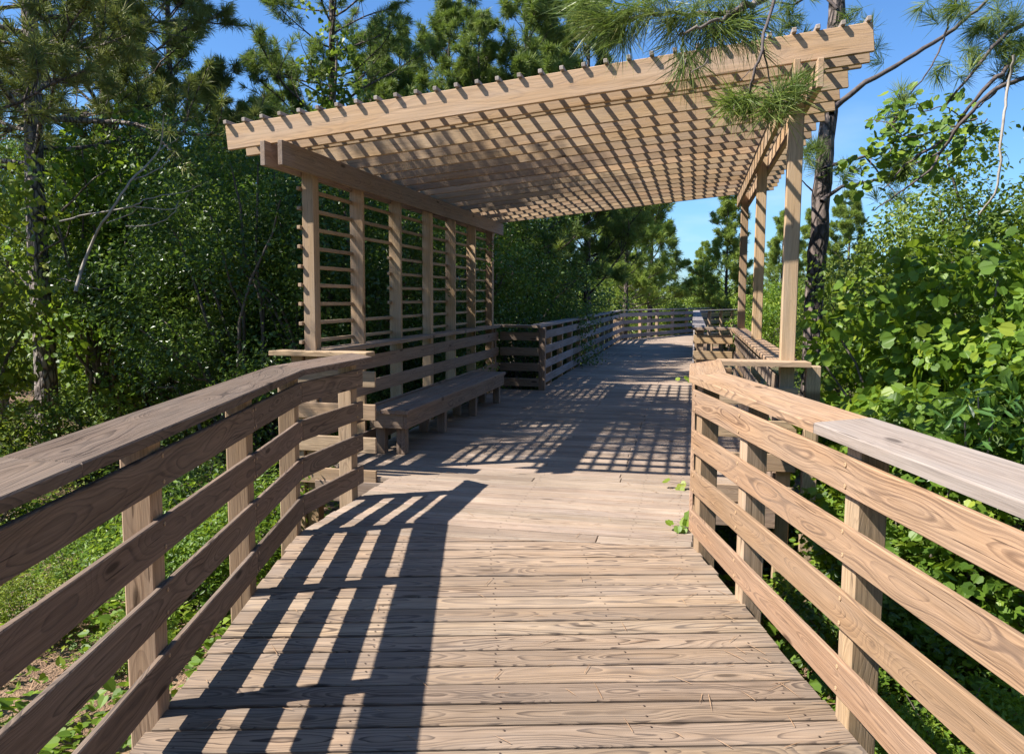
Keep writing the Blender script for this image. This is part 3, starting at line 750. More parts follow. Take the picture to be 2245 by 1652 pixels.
def tube(path, rad, sides=6):
    path = np.asarray(path, float); rad = np.asarray(rad, float); n = len(path)
    d = np.gradient(path, axis=0); d /= np.linalg.norm(d, axis=1, keepdims=True) + 1e-9
    ref = np.array([0.31, 0.17, 0.93]) if abs(d[0][2]) < 0.8 else np.array([0.9, 0.3, 0.1])
    x = np.cross(d, ref); x /= np.linalg.norm(x, axis=1, keepdims=True); yv = np.cross(d, x)
    a = np.arange(sides) * 2 * math.pi / sides
    V = path[:, None] + rad[:, None, None] * (np.cos(a)[None, :, None] * x[:, None] + np.sin(a)[None, :, None] * yv[:, None])
    i = np.arange(n - 1)[:, None] * sides; j = np.arange(sides)[None]; j2 = (j + 1) % sides
    F = np.stack([i + j, i + j2, i + sides + j2, i + sides + j], -1).reshape(-1, 4)
    return V.reshape(-1, 3), [F], np.zeros(n * sides)

def wander(p0, d0, L, n, rng, curl=0.25, lift=0.0):
    P = [np.array(p0, float)]; d = unit(d0)
    for i in range(n):
        d = unit(d + rng.normal(size=3) * curl / n ** .5 + np.array([0, 0, lift / n])); P.append(P[-1] + d * L / n)
    return np.array(P)

def tube_obj(name, parts, mat, parent=None, loc=None):
    V, F, a = join(parts); me = raw_mesh(name, V, F, smooth=True)
    return link(name, me, mat, parent, loc)

def bush_mesh(seed, n, rx, ry, h, nclump, spread, leaf, kind, up=0.6, shell=0.45, zlow=0.08, sizevar=0.3):
    """leaves gathered in clumps through an ellipsoid crown; returns leaf mesh and stem mesh (base at the origin)"""
    rng = np.random.default_rng(seed)
    d = rng.normal(size=(nclump, 3)); d /= np.linalg.norm(d, axis=1, keepdims=True)
    r = shell + (1.12 - shell) * rng.random(nclump) ** 0.7
    C = d * r[:, None]; C[:, 2] = np.clip(C[:, 2] * 0.5 + 0.52, zlow, 1.1)
    C *= np.array([rx, ry, h])
    cs = spread * rng.uniform(0.55, 1.5, nclump)
    wgt = cs ** 2 / (cs ** 2).sum()
    idx = rng.choice(nclump, n, p=wgt)
    G = rng.normal(size=(n, 3)); G /= np.linalg.norm(G, axis=1, keepdims=True) ** 0.6 + 1e-6
    P = C[idx] + G * (cs[idx])[:, None] * np.array([1, 1, 0.62])
    out = P - C[idx]; out /= np.linalg.norm(out, axis=1, keepdims=True) + 1e-6
    N = np.array([0, 0, up]) + out * 0.55 + rng.normal(size=(n, 3)) * 0.45
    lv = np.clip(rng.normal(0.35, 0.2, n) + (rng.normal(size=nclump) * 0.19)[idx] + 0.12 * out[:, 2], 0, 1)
    sz = leaf * rng.uniform(1 - sizevar, 1 + sizevar, n)
    parts = [leaf_mesh('l', P, N, sz, kind, lv, rng)]
    V, F, a = join(parts)
    lm = raw_mesh('leaves', V, F, {'lv': ('FLOAT', a)})
    st = []
    for k in range(min(nclump, 26)):
        c = C[k]; b = np.array([rng.normal() * rx * .12, rng.normal() * ry * .12, -0.3])
        mid = b + (c - b) * .5 + np.array([0, 0, .12 * h]) - np.array([c[0], c[1], 0]) * .15
        t = np.linspace(0, 1, 7)[:, None]; path = (1 - t) ** 2 * b + 2 * t * (1 - t) * mid + t ** 2 * c
        path[1:-1] += rng.normal(size=(5, 3)) * 0.03 * h * .4
        r0 = 0.008 + 0.008 * h
        st.append(tube(path, np.linspace(r0, r0 * .25, 7), 5))
    V, F, a = join(st); sm = raw_mesh('stems', V, F, smooth=True)
    return lm, sm

def needles(P, A, n, ln, wd, rng, spread=0.75, droop=0.0, back=0.10):
    """tufts at points P with axes A, n needles each: thin blades"""
    m = len(P); B = np.repeat(P, n, 0); ax = np.repeat(A, n, 0)
    R = rng.normal(size=(m * n, 3)); R /= np.linalg.norm(R, axis=1, keepdims=True)
    t = rng.random(m * n)[:, None]
    B = B - ax * back * t
    D = ax * (1.0 - 0.45 * t) + R * spread; D[:, 2] -= droop
    D /= np.linalg.norm(D, axis=1, keepdims=True)
    L = ln * rng.uniform(0.7, 1.1, m * n)[:, None]
    side = np.cross(D, rng.normal(size=(m * n, 3))); side /= np.linalg.norm(side, axis=1, keepdims=True)
    M = B + D * L * 0.55; M[:, 2] -= (droop * 0.04 * L[:, 0]); T = B + D * L; T[:, 2] -= (0.10 + droop * .25) * L[:, 0] ** 1.5
    w_ = wd / 2
    V = np.stack([B - side * w_ * .6, B + side * w_ * .6, M + side * w_, T, M - side * w_], 1)
    F = (np.arange(m * n) * 5)[:, None] + np.arange(5)[None]
    lv = np.repeat(np.clip(rng.normal(0.4, 0.2, m), 0, 1), n) + rng.normal(size=m * n) * 0.1
    return V.reshape(-1, 3), [F], np.repeat(np.clip(lv, 0, 1), 5)

def pine_meshes(seed, H, r0, cb, nb, bl, ln, wd, tn, side=6, lean=(0, 0), tufts_along=2, droop=0.0, bare=0, up0=0.25, sides=9, densify=1.0):
    rng = np.random.default_rng(seed)
    t = np.linspace(0, 1, 14)
    path = np.stack([lean[0] * H * t ** 1.5 + np.cumsum(rng.normal(size=14)) * .006 * H * .3, lean[1] * H * t ** 1.5 + np.cumsum(rng.normal(size=14)) * .006 * H * .3, -0.4 + (H + .4) * t], 1)
    path[0, :2] = 0
    rad = r0 * (1 - t) ** 0.8 + 0.012; rad[0] *= 1.25
    wood = [tube(path, rad, sides)]; limbs = []
    P, A = [], []
    az = rng.random() * 6.28
    for k in range(nb + bare):
        if k < nb: f = (k + rng.random()) / nb; z = cb + (H - cb) * f * 0.985
        else: z = cb * rng.uniform(0.45, 1.0); f = 0
        i = np.interp(z, path[:, 2], np.arange(14)); b = np.array([np.interp(i, np.arange(14), path[:, j]) for j in range(3)])
        az += 2.4 + rng.normal() * .5
        L = bl * (0.25 + 0.75 * (1 - f) ** 0.75) * rng.uniform(0.65, 1.15)
        if k >= nb: L *= rng.uniform(.2, .5)
        up = up0 + 0.9 * f + rng.normal() * .12
        d = np.array([math.cos(az), math.sin(az), up])
        br = wander(b, d, L, 7, rng, 0.35, 0.35)
        rb = max(0.008, r0 * 0.28 * (L / bl))
        limbs.append(tube(br, np.linspace(rb, rb * .25, 8), 5))
        if k >= nb: continue
        dd = unit(br[-1] - br[-2]); P.append(br[-1]); A.append(dd)
        ns = int(side * (0.5 + 0.7 * L / bl) * densify)
        for q in range(ns):
            tt = rng.uniform(0.3, 0.98); ix = tt * 7; i0 = min(int(ix), 6); p = br[i0] + (br[i0 + 1] - br[i0]) * (ix - i0)
            dd = unit(br[i0 + 1] - br[i0]); sd = rng.normal(size=3); sd -= dd * (sd @ dd)
            d2 = unit(dd * .8 + unit(sd) * .8 + np.array([0, 0, .35]))
            l2 = L * (1.05 - tt) * rng.uniform(.3, .6) + 0.12
            tw = wander(p, d2, l2, 3, rng, .3, .3)
            limbs.append(tube(tw, np.linspace(rb * .3, rb * .15, 4), 4))
            for h_ in range(tufts_along):
                e = 1 - h_ * 0.45 / tufts_along * 1.6
                P.append(tw[0] + (tw[-1] - tw[0]) * max(e, .2)); A.append(unit(tw[-1] - tw[-2] + rng.normal(size=3) * .15))
    P, A = np.array(P), np.array(A)
    V, F, a = needles(P, A, tn, ln, wd, rng, droop=droop)
    nm = raw_mesh('needles', V, F, {'lv': ('FLOAT', a)})
    V, F, a = join(wood + limbs); tm = raw_mesh('trunk', V, F, smooth=True)
    return tm, nm

def set_mat(me, mat):
    if not me.materials: me.materials.append(mat)
    return me

def plant(name, label, cat, meshes, names, mats, loc, scale=1.0, rot=0.0, group=None):
    t = thing(name, label, cat, loc, group)
    t.rotation_euler = (0, 0, rot); t.scale = (scale,) * 3 if isinstance(scale, (int, float)) else scale
    for me, nm, mt in zip(meshes, names, mats):
        o = bpy.data.objects.new(nm, me); COL.objects.link(o); o.parent = t
        if not me.materials: me.materials.append(mt)
        elif me.materials[0] is not mt:
            o.material_slots[0].link = 'OBJECT'; o.material_slots[0].material = mt
    return t

def gpos(u, v, depth, dz=0.0):
    p = at(u, v, depth); return (p[0], p[1], float(ground_z(p[0], p[1])) + dz)

# ------------------------------------------------------------------ plants: prototypes
B_DARK = [bush_mesh(21 + i, 30000, 1.9, 1.9, 5.3, 95, 0.42, 0.078, 'diamond', up=0.5) for i in range(3)]
B_FINE = [bush_mesh(31 + i, 26000, 1.25, 1.25, 3.4, 90, 0.25, 0.050, 'oval', up=0.55) for i in range(2)]
B_MID = [bush_mesh(41 + i, 13000, 1.5, 1.5, 3.0, 70, 0.33, 0.085, 'diamond', up=0.6) for i in range(3)]
B_FAR = [bush_mesh(51 + i, 8000, 1.9, 1.9, 3.2, 60, 0.40, 0.14, 'diamond', up=0.6) for i in range(3)]
B_VINE = [bush_mesh(61 + i, 5200, 1.0, 0.8, 2.6, 90, 0.24, 0.078, 'lobed', up=0.35, shell=0.45, sizevar=.45) for i in range(3)]
B_HEART = [bush_mesh(71 + i, 3400, 0.95, 0.8, 4.6, 70, 0.30, 0.095, 'heart', up=0.35, shell=0.4) for i in range(2)]
B_WRAP = [bush_mesh(76, 3000, 0.55, 0.55, 8.6, 70, 0.26, 0.10, 'heart', up=0.35, shell=0.3)]
B_LOW = [bush_mesh(81 + i, 5200, 0.9, 0.9, 1.15, 55, 0.20, 0.060, 'oval', up=0.8, shell=0.3) for i in range(3)]
B_BAY = [bush_mesh(91, 1500, 0.75, 0.75, 2.3, 48, 0.22, 0.125, 'lance', up=0.6, shell=0.5)]
P_NEAR = [pine_meshes(101, 14.0, 0.17, 4.2, 58, 4.0, 0.22, 0.010, 50, side=11, bare=8, up0=0.0, tufts_along=3),
          pine_meshes(102, 12.5, 0.13, 3.8, 56, 3.3, 0.21, 0.010, 48, side=10, bare=6, up0=0.15, tufts_along=3)]
P_MID = [pine_meshes(111 + i, 11.0, 0.12, 2.2, 62, 2.9, 0.25, 0.013, 42, side=10, up0=0.35, tufts_along=3) for i in range(2)]
P_FAR = [pine_meshes(121 + i, 8.0, 0.11, 1.6, 54, 2.2, 0.25, 0.019, 26, side=12, up0=0.25, tufts_along=3, sides=6) for i in range(3)]

def bush(proto, label, u, d, scale, mat=None, rot=None, name='shrub', cat='shrub', group=None, dz=0.0):
    mats = (mat or LF_MID, TWIG)
    return plant(name, label, cat, proto, ('foliage', 'stem'), mats, gpos(u, 900, d, dz), scale, rnd.random() * 6.28 if rot is None else rot, group)

def pine(proto, label, u, d, scale, mat=None, rot=None, dz=0.0, group=None, name='pine_tree', bark=None):
    mats = (bark or BARK, mat or ND_GREEN)
    return plant(name, label, 'tree', proto, ('trunk', 'crown'), mats, gpos(u, 900, d, dz), scale, rnd.random() * 6.28 if rot is None else rot, group)

# ------------------------------------------------------------------ left side
pine(P_NEAR[0], 'tall pine with rough grey trunk standing at the left beside the boardwalk', 100, 13.0, 1.0, ND_OLIVE, 2.0, bark=BARK_PALE)
pine(P_NEAR[1], 'dark pine at the extreme left edge behind the pale vine leaves', 8, 13.8, 1.12, ND_OLIVE, 4.0, bark=BARK_PALE)
GW = 'dark thicket shrubs behind the pavilion'
for i, (u, d, s_, lb) in enumerate((
        (-130, 17.0, 1.05, 'dark thicket shrub leaving the photo at the left edge, behind both pines'),
        (150, 17.5, 1.02, 'tall dark thicket shrub just right of the leftmost grey pine trunk'),
        (300, 15.5, 0.98, 'dark thicket shrub behind the bare pale branches'),
        (440, 14.5, 0.93, 'shadowy thicket shrub left of the lattice wall, above the bend of the railing'),
        (590, 14.0, 0.84, 'dark thicket shrub showing beside the first pergola post'),
        (730, 14.5, 0.86, 'dark thicket shrub behind the first lattice bay'),
        (860, 15.5, 0.88, 'dark thicket shrub behind the middle lattice bays'),
        (980, 17.0, 0.92, 'dark thicket shrub behind the last lattice bays'),
        (1110, 18.5, 0.90, 'dark thicket shrub above the corner where the grey railing begins'))):
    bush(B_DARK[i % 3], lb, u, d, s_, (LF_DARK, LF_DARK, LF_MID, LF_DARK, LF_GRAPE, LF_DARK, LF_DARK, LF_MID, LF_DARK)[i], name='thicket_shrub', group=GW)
for i, (u, d, s_, lb) in enumerate((
        (50, 22.0, 1.25, 'back row thicket crown filling between the two left pine trunks'),
        (380, 20.5, 1.10, 'back row thicket crown peeping above the bare branches'),
        (660, 20.0, 1.05, 'back row thicket crown under the left end of the pergola roof'),
        (910, 21.0, 1.05, 'back row thicket crown seen through the middle of the lattice'))):
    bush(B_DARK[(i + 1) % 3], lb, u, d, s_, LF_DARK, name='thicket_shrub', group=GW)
bush(B_HEART[0], 'sunlit heart-leaved vine climbing at the left edge in front of the pines', -55, 10.8, 1.0, LF_YEL, name='climbing_vine', cat='vine')
bush(B_HEART[1], 'deep green heart-leaved vine hanging right of the left pine trunk', 235, 13.6, 1.06, LF_GRAPE, name='climbing_vine', cat='vine')
for i, (u, d, s_, m_, lb) in enumerate((
        (545, 11.2, 0.80, LF_DARK, 'thicket shrub crowding the outer side of the first lattice bay'),
        (690, 11.9, 0.84, LF_DARK, 'thicket shrub pressing against the lattice near its middle'),
        (820, 12.8, 0.86, LF_DARK, 'thicket shrub pressing against the far half of the lattice'))):
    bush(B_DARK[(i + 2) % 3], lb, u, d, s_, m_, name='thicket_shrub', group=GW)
oak = bush(B_DARK[1], 'tall oak outside the left edge, its crown above the photo', -270, 7.9, 1.05, LF_DARK, name='oak_tree', cat='tree', dz=5.4)
tube_obj('trunk', [tube(np.array([[0, 0, -6.0], [.05, .03, -4], [-.04, .05, -2], [.02, 0, 0], [0, 0, 2.5]]), np.array([.17, .15, .13, .11, .05]), 10)], BARK, oak, (0, 0, 0))
bush(B_HEART[0], 'tall broad-leaved sapling whose top catches the sun left of the pergola roof', 330, 14.0, 1.10, LF_GRAPE, 3.0, name='sapling', cat='sapling')
bush(B_HEART[1], 'broad-leaved sapling in front of the shadowy thicket, close left of the lattice', 520, 12.6, 0.80, LF_MID, 1.2, name='sapling', cat='sapling')
bush(B_FINE[0], 'fine-leaved yaupon showing pale through the first lattice bay', 640, 13.0, 1.05, LF_MID, 2.2, name='tall_shrub')
pine(P_NEAR[0], 'tall pine behind the thicket, between the left trunk and the open sky', 255, 18.5, 0.95, ND_GREEN, 2.6)
pine(P_MID[1], 'short pine peeping over the thicket just left of the pergola roof end', 480, 21.0, 0.70, ND_GREEN, 0.7)
for i, (u, d, s_, m_, lb) in enumerate((
        (40, 5.6, .36, LF_YEL, 'small bright bush on the ground below the left railing, farthest left'),
        (150, 6.6, .40, LF_GRAPE, 'small bush under the top board of the left railing near its middle'),
        (255, 5.2, .28, LF_MID, 'small bush seen between the left rail boards beside the nearest post'),
        (300, 7.4, .46, LF_MID, 'small bush behind the nearest left railing post'),
        (420, 7.9, .62, LF_DARK, 'shaded small bush behind the second left railing post'),
        (-70, 7.9, .70, LF_MID, 'leafy bush at the left edge just over the top board'))):
    bush(B_LOW[i % 3], lb, u, d, s_, m_, group='small bushes beyond the left railing')
bush(B_LOW[0], 'bright low leafy shrub at the foot of the left pine trunk', 245, 11.0, 0.95, LF_MID)
bush(B_LOW[1], 'bright low leafy shrub at the left edge under the pines', -60, 10.2, 1.0, LF_YEL)
bush(B_LOW[2], 'low green shrub just behind the left railing post nearest the bend', 480, 6.6, 0.8, LF_GRAPE)
bush(B_LOW[0], 'low green shrub seen between the boards left of the bend', 380, 6.0, 0.62, LF_GRAPE)
bush(B_MID[0], 'dim shrub low behind the bench seen through the alcove railing', 850, 11.0, 0.42, LF_DARK)

# bare pale branches in front of the thicket
def branch_thing(name, label, cat, paths, mat, part='branch', sides=6, loc=None):
    base = paths[0][0][0]
    t = thing(name, label, cat, base)
    for pts, r0, r1 in paths:
        P = np.array(pts); n = len(P)
        tt = np.linspace(0, n - 1, (n - 1) * 5 + 1)
        # smooth interpolation through the points
        Q = []
        for x in tt:
            i = min(int(x), n - 2); f = x - i
            p0, p1, p2, p3 = P[max(i - 1, 0)], P[i], P[i + 1], P[min(i + 2, n - 1)]
            Q.append(0.5 * ((2 * p1) + (-p0 + p2) * f + (2 * p0 - 5 * p1 + 4 * p2 - p3) * f * f + (-p0 + 3 * p1 - 3 * p2 + p3) * f ** 3))
        Q = np.array(Q) + RNG.normal(size=(len(tt), 3)) * min(r0, .012) * 0.5
        tube_obj(part, [tube(Q, np.linspace(r0, r1, len(Q)), sides)], mat, t)
    return t
def pts(d, *uv):
    return [at(u, v, d + 0.12 * math.sin(i * 1.9)) for i, (u, v) in enumerate(uv)]
branch_thing('dead_branch', 'bare pale forked branches in front of the dark thicket at left', 'branch', [
    (pts(9.4, (165, 640), (192, 553), (236, 472), (287, 398), (347, 331), (358, 253)), .022, .006),
    (pts(9.4, (347, 331), (372, 316), (393, 304)), .009, .004),
    (pts(9.4, (293, 395), (351, 368), (386, 329)), .009, .004),
    (pts(9.5, (131, 486), (210, 468), (290, 452), (324, 435), (405, 422), (442, 403)), .012, .004),
    (pts(9.5, (290, 452), (378, 459), (412, 427)), .008, .004),
    (pts(9.5, (232, 489), (290, 466), (300, 455)), .007, .004),
    (pts(9.5, (276, 496), (324, 494), (371, 476), (393, 439)), .009, .004)], TWIG_PALE)
branch_thing('dead_branch', 'thin grey fallen twig low in front of the dark hollow at left', 'branch', [
    (pts(11.0, (125, 612), (150, 614), (200, 630), (225, 634), (240, 626)), .010, .004)], TWIG_PALE)

# ------------------------------------------------------------------ pines and shrubs behind the pavilion
pine(P_NEAR[1], 'vine-wrapped pine with dark trunk rising behind the left half of the pergola', 735, 18.0, 0.95, ND_GREEN, 1.1)
bush(B_WRAP[0], 'vine wrapping the trunk of the pine behind the pergola', 736, 17.8, 1.0, LF_MID, 0.6, name='climbing_vine', cat='vine')
pine(P_MID[1], 'young pine with thin bare trunk rising over the middle of the pergola roof', 1146, 21.0, 0.98, ND_GREEN, 0.4)
pine(P_MID[0], 'bushy pine left of the thin-trunked pine, its top near the photo edge', 985, 22.0, 0.92, ND_GREEN, 3.3)
pine(P_MID[1], 'short pale green pine tip just over the pergola roof left of centre', 880, 24.0, 0.86, ND_GREEN, 5.0)
pine(P_MID[0], 'dark dense pine behind the overhanging needles, right of the thin-trunked pine', 1285, 22.5, 0.95, ND_GREEN, 5.4)
pine(P_MID[1], 'bushy round pine crown just left of the thin-trunked pine, low over the roof', 1050, 20.5, 0.80, ND_GREEN, 2.9)
pine(P_MID[0], 'pale pine top just right of the thin-trunked pine, low over the roof', 1205, 23.5, 0.90, ND_GREEN, 1.9)
pine(P_MID[1], 'pine crown between the vine-wrapped pine and the roof edge', 820, 23.0, 0.84, ND_GREEN, 0.9)
pine(P_MID[0], 'pine filling the space left of the vine-wrapped pine', 640, 22.5, 0.74, ND_GREEN, 4.4)
pine(P_MID[1], 'pine showing beside the left end of the pergola roof', 560, 20.0, 0.60, ND_GREEN, 2.2)
pine(P_MID[0], 'tall pine between the left pine trunk and the pergola', 400, 19.0, 1.02, ND_OLIVE, 0.2)
for i, (u, d, s_, m_, lb) in enumerate((
        (1130, 22.0, 1.05, LF_MID, 'leafy oak-like shrub behind the start of the grey railing'),
        (1185, 25.0, 1.15, LF_DARK, 'dark leafy shrub behind the middle of the grey railing'),
        (1235, 29.0, 1.10, LF_MID, 'mid green shrub behind the bend of the grey railing'),
        (1290, 33.0, 0.80, LF_YEL, 'yellow green shrub at the bend of the grey railing'))):
    bush(B_MID[i % 3], lb, u, d, s_ * 1.05, m_, group='shrubs behind the far left railing')

# ------------------------------------------------------------------ far end of the walkway
for i, (u, d, s_, lb) in enumerate((
        (1366, 33.0, 1.00, 'far pine left of the open sky gap, nearest the grey railing bend'),
        (1418, 36.0, 1.10, 'far pine with spreading dark branches bordering the sky gap'),
        (1582, 37.0, 0.86, 'far pine with rounded top right of the sky gap, left of the posts'),
        (1535, 46.0, 0.62, 'small far pine half hidden left of the rounded pine'),
        (1700, 42.0, 0.80, 'far pine seen between the middle and nearest pergola posts'),
        (1763, 48.0, 0.86, 'slim spire-like far pine against the right pine trunk'),
        (1845, 36.0, 0.80, 'far pine just right of the dark pine trunk'),
        (1330, 42.0, 1.00, 'far pine behind the roof edge left of the sky gap'))):
    pine(P_FAR[i % 3], lb, u, d, s_, ND_FAR, group='far pines')
for i, (u, d, s_, m_, lb) in enumerate((
        (1400, 42.0, 0.80, LF_MID, 'far shrub under the left far pines'),
        (1450, 46.0, 0.72, LF_YEL, 'pale far shrub at the foot of the sky gap'),
        (1500, 44.0, 0.82, LF_YEL, 'far shrub right of the foot of the sky gap'),
        (1550, 43.0, 0.95, LF_MID, 'far shrub left of the rounded far pine'),
        (1605, 44.0, 0.90, LF_YEL, 'yellowish far shrub below the rounded far pine'),
        (1650, 36.0, 0.80, LF_MID, 'far shrub between the two thinner pergola posts'),
        (1690, 30.0, 0.80, LF_GRAPE, 'green shrub filling the gap left of the nearest pergola post'),
        (1755, 32.0, 0.85, LF_YEL, 'pale green shrub between the nearest post and the dark trunk'),
        (1830, 26.0, 0.85, LF_MID, 'shrub behind the dark pine trunk on the right'),
        (1900, 24.0, 0.95, LF_YEL, 'yellow green shrub just right of the dark trunk in the distance'))):
    bush(B_FAR[i % 3], lb, u, d, s_, m_, group='far shrubs')
rngf = np.random.default_rng(5)
parts = []
for k in range(240):
    a = rngf.uniform(-1.15, 1.25); R = rngf.uniform(52, 95); h = rngf.uniform(2.5, 6.5) if abs(a + 0.0) > .25 else rngf.uniform(2.5, 4.0)
    c = np.array([math.sin(a) * R, math.cos(a) * R, GZ + h * .5])
    n = 260; D_ = rngf.normal(size=(n, 3)); D_ /= np.linalg.norm(D_, axis=1, keepdims=True)
    P = c + D_ * rngf.random(n)[:, None] ** .4 * np.array([2.6, 2.6, h * .55])
    parts.append(leaf_mesh('w', P, D_ + np.array([0, 0, .5]) + rngf.normal(size=(n, 3)) * .4, rngf.uniform(.35, .7, n), 'diamond', np.clip(rngf.normal(.4, .2, n) + rngf.normal() * .15, 0, 1), rngf))
V, F, a = join(parts)
tag(link('distant_woods', raw_mesh('distant_woods', V, F, {'lv': ('FLOAT', a)}), LF_MID), 'far mixed woods closing the view beyond the boardwalk', 'woods', kind='stuff')

# ------------------------------------------------------------------ right side
def trunk_limbs(label):
    t = thing('pine_tree', label, 'tree', gpos(1768, 900, 11.2))
    tr = [at(u, v, 11.0) for u, v in ((1766, 1010), (1775, 850), (1786, 640), (1797, 470), (1812, 300), (1826, 130), (1836, -40), (1846, -260))]
    tr[0][2] = GZ - .3
    P = np.array(tr); x = np.linspace(0, 7, 40); Q = np.stack([np.interp(x, np.arange(8), P[:, j]) for j in range(3)], 1)
    Q[:, :2] += RNG.normal(size=(40, 2)) * .006
    rad = np.linspace(.135, .10, 40) * (1 + RNG.normal(size=40) * .035)
    tube_obj('trunk', [tube(Q, rad, 14)], BARK, t)
    limbs = [(pts(10.6, (1822, 250), (1829, 236), (1897, 182), (1985, 132), (2066, 81), (2116, 44), (2167, 0), (2230, -60)), .042, .015),
             (pts(10.7, (1806, 372), (1816, 364), (1863, 351), (1924, 337), (1991, 337)), .030, .012),
             (pts(10.7, (1800, 440), (1809, 434), (1846, 410), (1927, 393), (2028, 378)), .034, .012),
             (pts(10.9, (1800, 430), (1779, 418), (1752, 391)), .018, .006),
             (pts(10.7, (1900, 345), (1930, 385), (1965, 430)), .014, .006),
             (pts(10.9, (1830, 60), (1780, 90), (1700, 100), (1640, 130)), .026, .010),
             (pts(10.9, (1832, 20), (1800, -20), (1740, 10), (1690, 5)), .024, .010),
             (pts(10.9, (1798, 470), (1760, 300), (1720, 470)), .004, .003)]
    for p, r0, r1 in limbs[:7]:
        P = np.array(p); n = len(P); x = np.linspace(0, n - 1, (n - 1) * 4 + 1)
        Q = np.stack([np.interp(x, np.arange(n), P[:, j]) for j in range(3)], 1) + RNG.normal(size=(len(x), 3)) * .006
        tube_obj('limb', [tube(Q, np.linspace(r0, r1, len(x)), 6)], TWIG_DARK, t)
    TP, TA = [], []
    for u, v, sp in ((1850, 378, .12), (1947, 405, .2), (1785, 344, .1), (1780, 330, .1), (1964, 229, .15), (1720, 85, .25), (1690, 60, .3), (1660, 110, .25), (1760, 40, .25), (1700, 20, .3), (1870, 40, .2), (1885, 110, .2),
                     (1900, 70, .15), (1965, 440, .2), (1990, 340, .15), (2028, 378, .15), (1730, 150, .15)):
        for k in range(5):
            p = at(u, v, 10.7) + RNG.normal(size=3) * sp * .6
            TP.append(p); TA.append(unit(RNG.normal(size=3) + np.array([0.2, -.2, .5])))
    V, F, a = needles(np.array(TP), np.array(TA), 55, .22, .006, RNG)
    link('crown', raw_mesh('needles', V, F, {'lv': ('FLOAT', a)}), ND_GREEN, t)
    return t
trunk_limbs('pine with dark flaking trunk standing right of the nearest pergola post')

# overhanging branches from a pine outside the photo on the right
def needle_branch(name, label, paths, tufts, d, mat, bmat, n=85, ln=.2, wd=.0032, sp=.6, droop=.1):
    t = branch_thing(name, label, 'branch', paths, bmat)
    TP, TA = [], []
    for (u, v, au, av, k, spread) in tufts:
        p = at(u, v, d); q = at(u + au, v + av, d + RNG.uniform(-.1, .1))
        ax = unit(q - p)
        for i in range(k):
            TP.append(p + ax * (i / max(k - 1, 1) - .5) * spread * 2 + RNG.normal(size=3) * spread * .45); TA.append(unit(ax + RNG.normal(size=3) * .4))
    V, F, a = needles(np.array(TP), np.array(TA), n, ln, wd, RNG, spread=sp, droop=droop)
    link('needles', raw_mesh('needles', V, F, {'lv': ('FLOAT', a)}), mat, t)
    return t
needle_branch('pine_branch', 'long-needled pine branch hanging over the pergola roof at the top', [
    (pts(4.6, (1760, -120), (1674, 0), (1635, 8), (1603, 25), (1521, 30), (1433, 30), (1379, 44)), .022, .008),
    (pts(4.5, (1635, 8), (1627, 22), (1570, 45), (1515, 68), (1488, 75)), .014, .006),
    (pts(4.5, (1500, 72), (1493, 110), (1502, 140)), .006, .004),
    (pts(4.5, (1565, 60), (1560, 110), (1545, 140), (1515, 158)), .005, .003),
    (pts(4.6, (1433, 30), (1380, 20), (1330, 40)), .007, .004)],
    [(1330, 40, -40, 12, 9, .10), (1375, 30, -40, 20, 8, .09), (1300, 20, -40, -10, 6, .10), (1410, 10, -30, 20, 6, .09), (1360, 70, -30, 30, 5, .06),
     (1480, 60, -30, 20, 7, .09), (1530, 50, 20, 30, 6, .09), (1505, 140, 8, 30, 5, .04), (1560, 70, 20, 20, 6, .09), (1590, 40, 30, 30, 7, .10),
     (1450, 5, -20, -20, 6, .10), (1540, 5, 10, -30, 6, .10), (1620, 60, 30, 20, 6, .10), (1650, 20, 30, 20, 6, .1)], 4.55, ND_LIGHT, TWIG, n=30, ln=.24, wd=.0034, sp=.62, droop=.16)
needle_branch('pine_branch', 'drooping pine twig with two needle tufts in front of the right pergola post', [
    (pts(4.3, (1705, -90), (1695, 0), (1674, 90), (1646, 186), (1635, 232)), .012, .005),
    (pts(4.3, (1674, 112), (1690, 186), (1715, 246)), .005, .003),
    (pts(4.3, (1646, 186), (1680, 200), (1720, 225)), .006, .004),
    (pts(4.3, (1660, 145), (1640, 158), (1622, 178)), .003, .002),
    (pts(4.3, (1646, 190), (1620, 210), (1606, 238)), .003, .002)],
    [(1725, 215, 25, -30, 9, .06), (1745, 195, 20, -20, 5, .04), (1625, 222, -20, 8, 6, .05), (1660, 225, 10, 20, 6, .06), (1600, 218, -20, 0, 4, .03), (1700, 235, 10, 20, 4, .04)],
    4.3, ND_GREEN, TWIG_DARK, n=34, ln=.19, wd=.0034, sp=.75, droop=.1)
